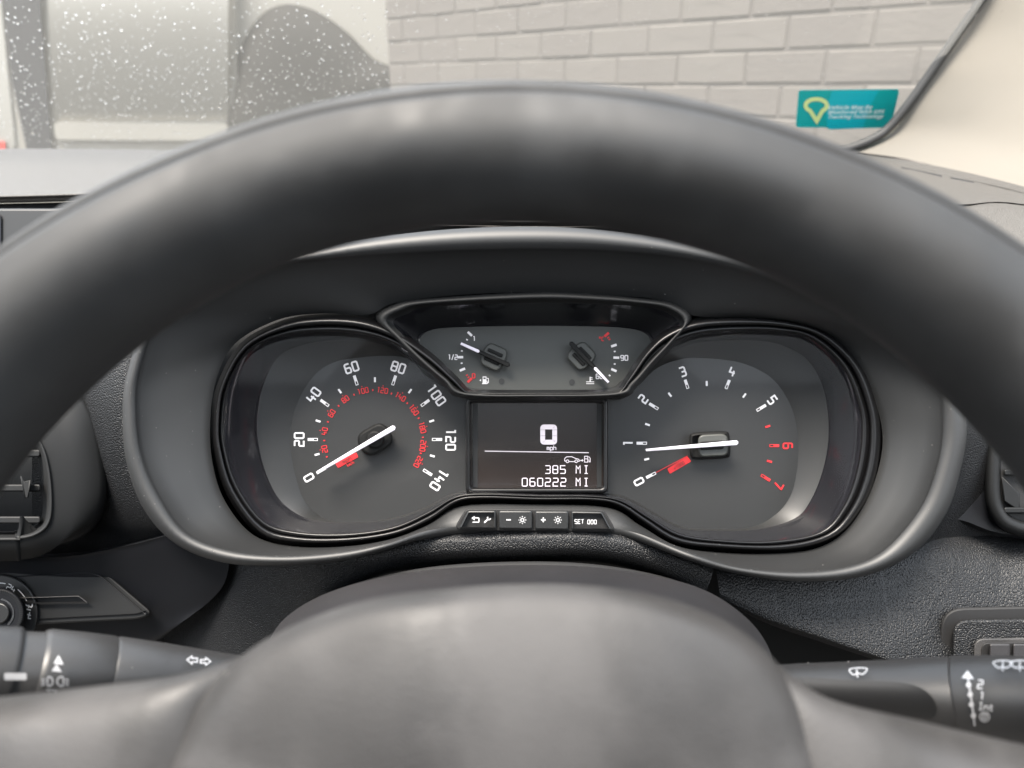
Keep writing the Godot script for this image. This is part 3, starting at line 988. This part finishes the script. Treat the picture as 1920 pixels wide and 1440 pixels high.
func speedometer(cl: Node3D) -> void:
	var c := Vector2(703, 824)
	var to := dial_to(0.4366)
	var st := mb()
	var red := mb()
	var angs := [210, 180, 144, 108, 72, 36, 0, -32]
	var root := Node3D.new()
	root.name = "speedometer"
	cl.add_child(root)
	root.position = P(c.x, c.y, 0.437) - cl.position
	for i in 8:
		var a: float = angs[i]
		write(st, str(i * 20), c + dirv(a) * (142.0 if i > 0 else 143.0), 17.0, deg_to_rad(90 - a), 3.1, to, 0.95, 3.0)
		tick(st, st, c + dirv(a) * 107, c + dirv(a) * 126, 5.4)
	for a in [194.5, 162, 126, 90, 54, 18, -16]:
		bar(st, c + dirv(a) * 112, dirv(a), 4.6, 3.6, to)
	var marks := mb()
	obj("numerals", st, M.lit_white, root)
	var k := 0
	for p in pts("608.7,842 608.7,808.5 622,775 647.5,748.6 680.5,733 717,732 750.5,744 776,768.5 792,801.5 793,836 784,866"):
		k += 1
		var a := rad_to_deg(atan2(824 - p.y, p.x - 703))
		write(red, str(k * 20), p, 9.3, deg_to_rad(90 - a), 1.55, to, 0.9, 2.8)
		bar(red, p + dirv(a) * 8.5, dirv(a), 1.0, 1.6, to)
	for p in pts("613,856.5 608,826 615,791 635,761 664,740 699,731.5 734,738 763.6,756 785,784 793,820 789,850"):
		bar(red, p, (p - c).normalized(), 1.8, 2.4, to)
	poly(red, round_corners(pts("628.5,868.7 668,848 672,857 634,877.5"), 2), to)
	write(red, "km/h", Vector2(657, 869.5), 5.6, deg_to_rad(-27), 0.9, to, 0.75)
	obj("red_numerals", red, M.lit_red, root)
	write(marks, "mph", Vector2(650, 862), 7, deg_to_rad(-27), 1.0, dial_to(0.4362), 1.1)
	obj("unit_lettering", marks, M.dial_black, root)
	st = mb()
	plate(st, turned(round_corners(pts("-22,-25 22,-25 32,-10 32,10 22,25 -22,25 -32,10 -32,-10"), 14, 8), -0.52, c), 0.437, 0.4295, 5)
	obj("needle_hub", st, M.needle_dark, root)
	st = mb()
	plate(st, turned(circle(Vector2(), 17, 28), 0, c), 0.43, 0.4268, 4)
	obj("needle_hub", st, M.needle_dark, root)
	needle(root, Vector2(596, 885), Vector2(738, 802), 5.0, 9.5, 0.4225, M.lit_needle)

func tachometer(cl: Node3D) -> void:
	var c := Vector2(1328, 834)
	var to := dial_to(0.4366)
	var st := mb()
	var red := mb()
	var root := Node3D.new()
	root.name = "tachometer"
	cl.add_child(root)
	root.position = P(c.x, c.y, 0.437) - cl.position
	var np := pts("1198,903 1178,831 1206,748 1280,697 1373,697 1448,750 1477,836 1460,909")
	var tk := pts("1229.6,886.7 1213,831 1234,767 1290,728.6 1361,729 1418.7,770 1442.7,835.6 1427,890.5")
	var to2 := pts("1211.7,895.6 1193.5,831 1217.4,756.7 1284.5,712 1367.6,712.6 1436,759.5 1461,835.6 1444,901")
	for i in 8:
		var s := red if i > 5 else st
		var a := rad_to_deg(atan2(834 - np[i].y, np[i].x - 1328))
		write(s, str(i), np[i], 16.5, deg_to_rad(90 - a), 3.1, to, 0.95)
		tick(s, s, tk[i], to2[i], 5.4)
	for p in pts("1212.6,861 1214,796 1256,740 1325,719 1395.7,741.6"):
		bar(st, p, (p - c).normalized(), 4.6, 3.6, to)
	for p in pts("1439.5,799.5 1442.7,865"):
		bar(red, p, (p - c).normalized(), 5.0, 3.8, to)
	obj("red_numerals", red, M.lit_red, root)
	red = mb()
	poly(red, round_corners(pts("1251,879 1289,856 1296,865 1256,888.5"), 2), to)
	rib(red, pts("1230,886 1289,855"), 1.2, to)
	obj("unit_label", red, M.lit_red, root)
	obj("numerals", st, M.lit_white, root)
	st = mb()
	write(st, "x1000", Vector2(1273, 872), 6, deg_to_rad(-30), 0.9, dial_to(0.4362), 0.9)
	obj("unit_lettering", st, M.dial_black, root)
	st = mb()
	plate(st, turned(round_corners(pts("-36,-26 32,-26 36,-18 36,18 32,26 -36,26 -40,16 -40,-16"), 22, 8), -0.05, Vector2(1333, 835)), 0.437, 0.4295, 5)
	obj("needle_hub", st, M.needle_dark, root)
	st = mb()
	plate(st, turned(round_corners(pts("-28,-21 28,-21 28,21 -28,21"), 13, 8), -0.05, Vector2(1337, 835)), 0.43, 0.4265, 3)
	obj("needle_hub", st, M.gauge_grey, root)
	st = mb()
	plate(st, turned(round_corners(pts("-22,-8 22,-8 22,8 -22,8"), 4), -0.05, Vector2(1335, 835)), 0.427, 0.4255, 1.5)
	obj("needle_hub", st, M.needle_dark, root)
	needle(root, Vector2(1211, 844), Vector2(1381, 830), 4.6, 9.0, 0.4225, M.lit_needle)

func small_gauges(cl: Node3D) -> void:
	var to := dial_to(0.4341)
	var to2 := dial_to(0.4338)
	for g in 2:
		var root := Node3D.new()
		root.name = ["fuel_gauge", "temperature_gauge"][g]
		cl.add_child(root)
		var c := [Vector2(925, 669), Vector2(1091, 668)][g] as Vector2
		root.position = P(c.x, c.y, 0.4345) - cl.position
		var st := mb()
		var red := mb()
		var dots: String = ["875.6,637 866,658 865.6,681", "1152.5,659 1152.5,682.5 1143,704"][g]
		for p in pts(dots): bar(st, p, (p - c).normalized(), 1.7, 2.6, to)
		for p in pts(["881,626 863,669.7 867,693", "1151,648 1155.6,670.6 1151,694"][g]):
			bar(st, p, (p - c).normalized(), 5.4, 4.4, to)
		for p in pts(["880.6,713", "1137.5,627.5"][g]): bar(red, p, (p - c).normalized(), 5.4, 4.6, to)
		for p in pts(["875.5,703.5 878.5,707.5", "1140.5,633 1142.8,636.5"][g]): bar(red, p, (p - c).normalized(), 1.9, 2.2, to)
		if g == 0:
			write(st, "1", Vector2(889, 635), 8, 0, 1.7, to)
			write(st, "1/2", Vector2(849, 669.7), 8.5, 0, 1.7, to, 0.85)
			write(red, "0", Vector2(888, 704.7), 8, 0, 1.8, to)
			poly(st, pts("905,706 912,706 912,719 905,719"), to)
			rib(st, pts("912.5,709 915.5,709.5 916,717 914,718.5 913,714"), 1.2, to)
			rib(st, pts("903.8,719.4 913.6,719.4"), 1.4, to)
			poly(st, pts("899,713 902,710.8 902,715.2"), to)
		else:
			write(st, "90", Vector2(1170.5, 671), 9, 0, 1.8, to)
			write(st, "60", Vector2(1124, 705.6), 8.5, 0, 1.8, to)
			write(red, "oC", Vector2(1128, 635.5), 7, 0, 1.5, to, 0.9, 1.2)
			rib(st, pts("1106.5,706.5 1106.5,715.5"), 2.0, to)
			for l in ["1107,708 1111,708", "1107,711 1111,711", "1099,716 1114,716", "1099,719.4 1114,719.4"]: rib(st, pts(l), 1.3, to)
		obj("markings", st, M.lit_white, root)
		obj("red_markings", red, M.lit_red, root)
		if g == 0:
			st = mb()
			poly(st, pts("906.3,707.5 910.7,707.5 910.7,711 906.3,711"), to2)
			obj("pump_window", st, M.gauge_grey, root)
		var tip := [Vector2(864, 644), Vector2(1141, 717)][g] as Vector2
		var tail := [Vector2(953, 684), Vector2(1071, 644)][g] as Vector2
		var a := (tip - tail).angle()
		st = mb()
		plate(st, turned(round_corners(pts("-17,-23 15,-23 22,-12 22,12 15,23 -17,23 -23,12 -23,-12"), 6), a, c), 0.4345, 0.4295, 3)
		obj("needle_hub", st, M.gauge_grey, root)
		st = mb()
		for y in [-8.5, 8.5]:
			plate(st, turned(round_corners(PackedVector2Array([Vector2(-15, y - 3.2), Vector2(15, y - 3.2), Vector2(15, y + 3.2), Vector2(-15, y + 3.2)]), 2.5), a, c), 0.43, 0.4285, 1.2)
		obj("needle_hub_rib", st, M.needle_dark, root)
		needle(root, tip, tail, 6.5, 9.0, 0.4262, M.needle_dark, "needle")
		var cut := tip.lerp(tail, 0.37 if g == 0 else 0.36)
		needle(root, tip, cut, 5.0, 6.0, 0.4256, M.lit_needle, "needle_tip")
	for p in pts("940.6,715 1072.5,716.6"):
		var st2 := mb()
		poly(st2, circle(p, 5.5), to)
		obj("warning_lamp", st2, M.dial_black, cl)

func trip_display(cl: Node3D) -> void:
	var st := mb()
	var o := rrect(873, 746, 1140, 925, 10, 5)
	var i := rrect(882, 755, 1131, 915, 6, 5)
	loft(st, [at_depth(o, 0.4375), at_depth(o, 0.4262), at_depth(inset(o, 2), 0.4245), at_depth(inset(i, -2.5), 0.4245), at_depth(i, 0.426), at_depth(i, 0.4335)])
	var d := obj("trip_display", st, M.gloss_black, cl)
	st = mb()
	cap(st, inset(i, -1), 0.4325)
	obj("screen", st, M.screen_black, d)
	st = mb()
	rib(st, pts("891,757 891,914"), 9, dial_to(0.4321))
	obj("screen_border", st, M.dial_black, d)
	st = mb()
	rib(st, pts("1123.5,757 1123.5,914"), 9, dial_to(0.4321))
	obj("screen_border", st, M.dial_black, d)
	st = mb()
	var to := dial_to(0.4320)
	var box0 := round_corners(pts("1017.5,800.5 1040,800.5 1040,829 1017.5,829"), 3, 3)
	rib(st, box0, 9.0, to, true)
	write(st, "mph", Vector2(1034, 839.4), 8.4, 0, 1.35, to, 0.85, 2.6)
	rib(st, pts("909,845.8 1104,848.8"), 1.6, to)
	write(st, "385", Vector2(1041.2, 880.4), 14.5, 0, 1.7, to, 1.05, 3.3)
	write(st, "060222", Vector2(1020, 904.0), 14.8, 0, 1.7, to, 1.05, 3.3)
	for y in [880.4, 904.0]:
		write(st, "M", Vector2(1084, y), 14.5, 0, 1.7, to, 0.85)
		write(st, "I", Vector2(1099, y), 14.5, 0, 1.7, to, 0.85)
	rib(st, pts("1061,865 1058.5,864 1059,859.5 1062.5,856.5 1072,856.2 1079,859.5 1085,861 1086.5,864.5 1083.5,865.5"), 1.3, to)
	rib(st, pts("1067,865.5 1077,865.5"), 1.2, to)
	for x in [1064.0, 1080.3]: rib(st, circle(Vector2(x, 864.8), 2.6, 12), 1.2, to, true)
	rib(st, pts("1088,863.3 1092.5,863.3"), 1.6, to)
	poly(st, pts("1091.3,860.8 1094.2,863.3 1091.3,865.8"), to)
	rib(st, pts("1096,855.5 1102,855.5 1102,866.5 1096,866.5"), 1.3, to, true)
	rib(st, pts("1096,860.3 1102,860.3"), 1.3, to)
	rib(st, pts("1103.5,856 1106.6,859 1106.6,866 1104.4,866 1104.2,861.5"), 1.2, to)
	obj("readout", st, M.screen_pixel, d)
	st = mb()
	for l in ["1013,806 1022,806", "1013,817 1022,817", "1035,806 1045,806", "1035,817 1045,817"]: rib(st, pts(l), 0.45, dial_to(0.4318))
	obj("segment_gaps", st, M.screen_black, d)

func buttons(cowl: Node3D) -> void:
	var st := mb()
	plate(st, round_corners(pts("874,953 1132,955 1153,990 1146,998 862,995 853,987"), 9, 4), 0.4015, 0.3918, 2.5)
	var pod := obj("button_pod", st, M.void_black, cowl)
	var shapes := ["877,957 930,957 930,992 860,991", "935,957 998,957 998,993 935,992", "1003,958 1066,958 1066,994 1003,993", "1071,958 1129,959 1148,994 1071,994"]
	for s in shapes.size():
		st = mb()
		plate(st, round_corners(pts(shapes[s]), 4.5, 3), 0.393, 0.3885, 3.2)
		var b := obj("button", st, M.satin_black, pod)
		var to := dial_to(0.3882)
		st = mb()
		match s:
			0:
				rib(st, pts("889,971 897,971 898,972 898,978 897,979 886,979"), 1.8, to)
				poly(st, pts("884,971.5 890,967.5 890,975.5"), to)
				rib(st, pts("908,980 915,973"), 2.8, to)
				rib(st, pts("914.5,969 914,973 917,974.5 920,972.5"), 2.2, to)
			1, 2:
				var cx := 953.5 if s == 1 else 1018.7
				rib(st, PackedVector2Array([Vector2(cx - 4.3, 974.6), Vector2(cx + 4.3, 974.6)]), 2.3, to)
				if s == 2: rib(st, PackedVector2Array([Vector2(cx, 970), Vector2(cx, 979.2)]), 2.3, to)
				var sc := Vector2(979.5 if s == 1 else 1046.0, 975.0)
				rib(st, circle(sc, 3.0, 14), 1.4, to, true)
				for i in 8: rib(st, PackedVector2Array([sc + Vector2.from_angle(TAU * i / 8) * 5.2, sc + Vector2.from_angle(TAU * i / 8) * 7.4]), 1.4, to)
			3:
				write(st, "SET", Vector2(1086, 978), 7.6, 0, 1.15, to, 0.95, 2.6)
				write(st, "000", Vector2(1110, 978.6), 7.4, 0, 1.2, to, 0.9, 3.2)
		obj("symbol", st, M.print_white, b)

# ------------------------------------------------------------------ column, stalks and wheel
func column() -> void:
	var arc := func(s: float, dy: float, d: float) -> PackedVector3Array:
		var out := PackedVector3Array()
		for p in smooth2(pts("480,1290 500,1210 545,1150 640,1102 790,1070 985,1059 1150,1067 1300,1098 1390,1150 1440,1212 1462,1290"), 6, false):
			out.append(P(970 + (p.x - 970) * s, p.y + dy, d))
		return out
	var st := mb()
	loft(st, [arc.call(0.96, 22, 0.42), arc.call(0.985, 6, 0.372), arc.call(0.997, 1, 0.362), arc.call(1.0, 0, 0.352), arc.call(1.0, 12, 0.335), arc.call(0.995, 45, 0.30), arc.call(0.98, 150, 0.26), arc.call(0.96, 300, 0.24)], false)
	var sh := thing("steering_column", "smooth charcoal steering column shroud behind the wheel hub", "steering column", "", P(970, 1200, 0.33))
	obj("shroud", st, M.shroud_plastic, sh)
	st = mb()
	loft(st, [arc.call(0.90, 24, 0.385), arc.call(0.92, 6, 0.386), arc.call(0.93, -6, 0.388), arc.call(0.935, -7, 0.42)], false)
	obj("gaiter", st, M.void_black, sh)
	# indicator stalk
	var ind := thing("indicator_stalk", "grey indicator stalk with lamp symbols left of the wheel hub", "stalk", "", P(200, 1255, 0.28))
	var ax := func(x: float) -> Vector2: return Vector2(lerpf(1262, 1278, x / 430.0), lerpf(0.262, 0.30, x / 430.0))     # centre line: pixel row and depth
	var stalk := func(parent: Node3D, called: String, spans: Array, m: Material, axis: Callable) -> MeshInstance3D:
		var s := mb()
		var path := []
		var rad := []
		for q in spans:
			var e: Vector2 = axis.call(q[0])
			path.append(P(q[0], e.x, e.y)); rad.append(q[1] / FOC * e.y)
		tube(s, path, rad, 40)
		return obj(called, s, m, parent)
	stalk.call(ind, "barrel", [[198, 70], [207, 72], [212, 73], [300, 64], [400, 52], [470, 45]], M.stalk_plastic, ax)
	stalk.call(ind, "ring", [[66, 78], [72, 81], [78, 82], [140, 79], [200, 74], [204, 72]], M.stalk_plastic, ax)
	stalk.call(ind, "collar", [[14, 76], [70, 76]], M.stalk_plastic, ax)
	stalk.call(ind, "end_knob", [[-120, 70], [-60, 82], [10, 84], [18, 84], [24, 80]], M.stalk_dark, ax)
	var skin := func(q: Vector2, r: float, axis: Callable, off: float) -> Vector3:          # a point on a stalk's curved skin
		var e: Vector2 = axis.call(q.x)
		var dy := clampf((q.y - e.x) / r, -0.98, 0.98)
		return P(q.x, q.y, e.y - (sqrt(1.0 - dy * dy) * r / FOC * e.y) - off)
	var st2 := mb()
	var on_ring := func(q: Vector2) -> Vector3: return skin.call(q, 80.0, ax, 0.0008)
	var on_barrel := func(q: Vector2) -> Vector3: return skin.call(q, lerpf(73, 52, (q.x - 212) / 190.0), ax, 0.0008)
	poly(st2, pts("110,1228 119,1246 101,1244"), on_ring)
	poly(st2, pts("106,1245 116,1260 97,1258"), on_ring)
	rib(st2, smooth2(pts("90,1270 90,1286 97,1284 99,1278 97,1271"), 3), 2.6, on_ring, true)
	rib(st2, smooth2(pts("118,1270 118,1286 110,1284 107,1278 110,1271"), 3), 2.6, on_ring, true)
	for dy in [-5, 0, 5]:
		rib(st2, PackedVector2Array([Vector2(77, 1280 + dy), Vector2(85, 1278 + dy)]), 2.2, on_ring)
		rib(st2, PackedVector2Array([Vector2(122, 1278 + dy), Vector2(129, 1280 + dy)]), 2.2, on_ring)
	rib(st2, pts("88,1293 106,1294 98,1302"), 2.2, on_ring, true)
	obj("lamp_symbol", st2, M.print_white, ind)
	st2 = mb()
	rib(st2, pts("351,1237 360,1230 360,1234 370,1234 370,1241 360,1241 360,1245"), 2.0, on_barrel, true)
	rib(st2, pts("395,1240 386,1233 386,1237 376,1237 376,1243 386,1243 386,1247"), 2.0, on_barrel, true)
	obj("indicator_arrows", st2, M.print_white, ind)
	st2 = mb()
	poly(st2, round_corners(pts("8,1262 50,1262 50,1275 8,1275"), 3), func(q: Vector2) -> Vector3: return skin.call(q, 85.0, ax, 0.001))
	obj("position_mark", st2, M.print_white, ind)
	# wiper stalk
	var wip := thing("wiper_stalk", "grey wiper stalk with white speed markings right of the wheel hub", "stalk", "", P(1700, 1290, 0.28))
	var axr := func(x: float) -> Vector2: return Vector2(lerpf(1300, 1312, (x - 1450) / 470.0), lerpf(0.305, 0.262, (x - 1450) / 470.0))
	stalk.call(wip, "barrel", [[1430, 48], [1500, 54], [1600, 60], [1700, 67], [1788, 73], [1796, 72]], M.stalk_plastic, axr)
	stalk.call(wip, "grip", [[1792, 70], [1796, 75], [1802, 76], [1880, 78], [1960, 78], [2060, 70], [2100, 40]], M.stalk_plastic, axr)
	var r_at := func(x: float) -> float: return lerpf(50.0, 74.0, clampf((x - 1430) / 360.0, 0.0, 1.0)) if x < 1795 else 77.5
	var on_r := func(q: Vector2) -> Vector3: return skin.call(q, r_at.call(q.x), axr, 0.0009)
	st2 = mb()
	var ov := smooth2(pts("1470,1272 1600,1276 1690,1280 1735,1295 1756,1325 1745,1345 1700,1350 1600,1342 1500,1325"), 5)
	var inner := ov
	sg = 0
	var rows := []
	for k in [1.0, 0.8, 0.6, 0.4, 0.2, 0.02]:
		var ring := PackedVector3Array()
		for p in ov: ring.append(skin.call(Vector2(1620, 1312).lerp(p, k), r_at.call(lerpf(1620, p.x, k)), axr, 0.0004))
		rows.append(ring)
	loft(st2, rows)
	obj("flat_panel", st2, M.stalk_dark, wip)
	st2 = mb()
	rib(st2, smooth2(pts("1592,1256 1600,1253 1613,1252 1626,1254 1618,1264 1609,1262 1600,1265"), 3), 2.0, on_r, true)
	rib(st2, pts("1606,1255 1608,1270"), 2.4, on_r)
	obj("wiper_symbol", st2, M.print_white, wip)
	st2 = mb()
	poly(st2, pts("1814,1257 1826,1273 1803,1271"), on_r)
	poly(st2, pts("1829,1378 1840,1364 1817,1363"), on_r)
	rib(st2, smooth2(pts("1815,1272 1820,1305 1825,1340 1828,1368"), 6, false), 3.2, on_r)
	for p in pts("1816,1284 1819,1302 1821,1321 1825,1342"): poly(st2, circle(p, 5.0, 10), on_r)
	obj("speed_arrow", st2, M.print_white, wip)
	st2 = mb()
	write(st2, "2", Vector2(1838, 1283), 15, 0.1, 2.6, on_r)
	write(st2, "1", Vector2(1841, 1305), 13, 0.1, 2.6, on_r)
	write(st2, "Int", Vector2(1849, 1325), 13, 0.1, 2.4, on_r, 0.9)
	write(st2, "0", Vector2(1846, 1344), 9, 0.1, 2.2, on_r, 1.2)
	rib(st2, circle(Vector2(1846, 1344), 9, 14), 2.0, on_r, true)
	obj("speed_marks", st2, M.print_white, wip)
	st2 = mb()
	for x in [1880.0, 1912.0]:
		rib(st2, smooth2(PackedVector2Array([Vector2(x - 18, 1242), Vector2(x, 1238), Vector2(x + 18, 1242), Vector2(x + 8, 1252), Vector2(x, 1250), Vector2(x - 8, 1252)]), 3), 2.2, on_r, true)
		rib(st2, PackedVector2Array([Vector2(x, 1240), Vector2(x, 1258)]), 2.4, on_r)
	obj("washer_symbols", st2, M.print_white, wip)

func wheel() -> void:
	# the rim's plane, from the fit to its edges in the photograph
	var tilt := 0.0255
	var c := Vector3(0.0003, -0.108, -0.1845)
	var u := Vector3(1, 0, 0)
	var n := Vector3(0, sin(tilt), cos(tilt))
	var v := n.cross(u)
	var wh := thing("steering_wheel", "black steering wheel filling the view in front of the instrument cluster", "steering wheel", "", CAM * c)
	var prof := []
	for i in 40:
		var a := TAU * i / 40
		var w := 0.0165
		var d := 0.0212
		var k := 1.0
		prof.append(Vector2(cos(a) * w, sin(a) * d) * k)
	# parting groove on the outer, driver's side
	var ring := func(q: Vector2) -> PackedVector3Array:
		var out := PackedVector3Array()
		for s in 180:
			var t := TAU * s / 180
			var e := Vector3(cos(t), sin(t), 0)
			var grip := 1.0 + 0.11 * smoothstep(0.35, 0.85, absf(wrapf(t - PI / 2, -PI, PI)))     # fuller at ten to two
			out.append(CAM * (c + u * (cos(t) * (0.172 + q.x * grip)) + v * (sin(t) * (0.172 * 0.955 + q.x * grip)) + n * q.y * grip))
		return out
	var rows := []
	var ga := deg_to_rad(54.0)
	var steps := []
	for i in 41: steps.append(TAU * i / 40 + ga)
	var st := mb()
	var cr1 := func(a: float, k: float) -> Vector2:
		return Vector2(cos(a) * 0.0163, sin(a) * 0.0205) * k
	for g in [[0.0, 0.87], [0.05, 0.875], [0.085, 0.96], [0.12, 1.02], [0.19, 1.02], [0.30, 1.0]]: rows.append(ring.call(cr1.call(ga + g[0], g[1])))
	for i in 39: rows.append(ring.call(cr1.call(ga + 0.4 + i * (TAU - 0.8) / 38.0, 1.0)))
	for g in [[0.28, 1.0], [0.14, 1.0], [0.09, 0.97], [0.05, 0.88], [0.0, 0.87]]: rows.append(ring.call(cr1.call(ga - g[0], g[1])))
	loft(st, rows)
	obj("rim", st, M.rim_leather, wh)
	# hub pad
	var edge := smooth2(pts("300,1480 330,1395 375,1310 450,1232 560,1168 720,1118 970,1095 1180,1106 1330,1150 1430,1215 1490,1300 1522,1390 1545,1480 1540,1700 1400,1900 950,1980 450,1900 310,1700"), 6)
	var pad := func(s: float, d: float) -> PackedVector3Array:
		var out := PackedVector3Array()
		for p in edge: out.append(P(940 + (p.x - 940) * s, 1520 + (p.y - 1520) * s, d))
		return out
	st = mb()
	loft(st, [pad.call(0.98, 0.21), pad.call(1.0, 0.19), pad.call(1.0, 0.180), pad.call(0.985, 0.1735), pad.call(0.955, 0.169), pad.call(0.92, 0.1672), pad.call(0.85, 0.1655), pad.call(0.7, 0.1625), pad.call(0.5, 0.160), pad.call(0.25, 0.1585), pad.call(0.01, 0.158)])
	obj("hub_pad", st, M.hub_plastic, wh)
	st = mb()
	grid(st, ["-260,1350,0.21 -100,1330,0.208 0,1318,0.206 200,1296,0.204 330,1280,0.203 430,1250,0.205 540,1210,0.21", "-260,1330,0.195 -100,1317,0.193 0,1306,0.191 200,1284,0.188 330,1266,0.187 425,1240,0.19 540,1200,0.2",
		"-260,1340,0.186 -100,1328,0.184 0,1317,0.182 200,1296,0.179 330,1282,0.178 420,1262,0.182 540,1240,0.19", "-260,1400,0.178 -100,1390,0.176 0,1380,0.174 200,1365,0.172 330,1360,0.174 420,1360,0.18 540,1350,0.19",
		"-260,1520,0.175 -100,1520,0.173 0,1515,0.171 200,1510,0.17 330,1500,0.173 420,1500,0.18 540,1500,0.19", "-260,1700,0.18 -100,1700,0.178 0,1700,0.176 200,1700,0.175 330,1700,0.178 420,1700,0.185 540,1700,0.195"], 5)
	obj("spoke", st, M.hub_plastic, wh)
	st = mb()
	grid(st, ["1300,1190,0.21 1400,1225,0.206 1480,1285,0.203 1560,1325,0.202 1700,1358,0.204 1920,1408,0.207 2150,1450,0.21", "1300,1180,0.2 1410,1210,0.19 1490,1272,0.187 1565,1314,0.186 1700,1346,0.188 1920,1396,0.191 2150,1440,0.195",
		"1300,1220,0.19 1420,1235,0.182 1495,1290,0.178 1570,1330,0.177 1700,1360,0.179 1920,1408,0.182 2150,1450,0.186", "1300,1330,0.19 1420,1330,0.18 1500,1370,0.174 1580,1400,0.172 1700,1425,0.172 1920,1465,0.174 2150,1500,0.178",
		"1300,1500,0.19 1420,1500,0.18 1500,1510,0.173 1580,1530,0.17 1700,1540,0.17 1920,1560,0.171 2150,1580,0.175", "1300,1700,0.195 1420,1700,0.185 1500,1700,0.178 1580,1700,0.175 1700,1700,0.175 1920,1700,0.176 2150,1700,0.18"], 5)
	obj("spoke", st, M.hub_plastic, wh)
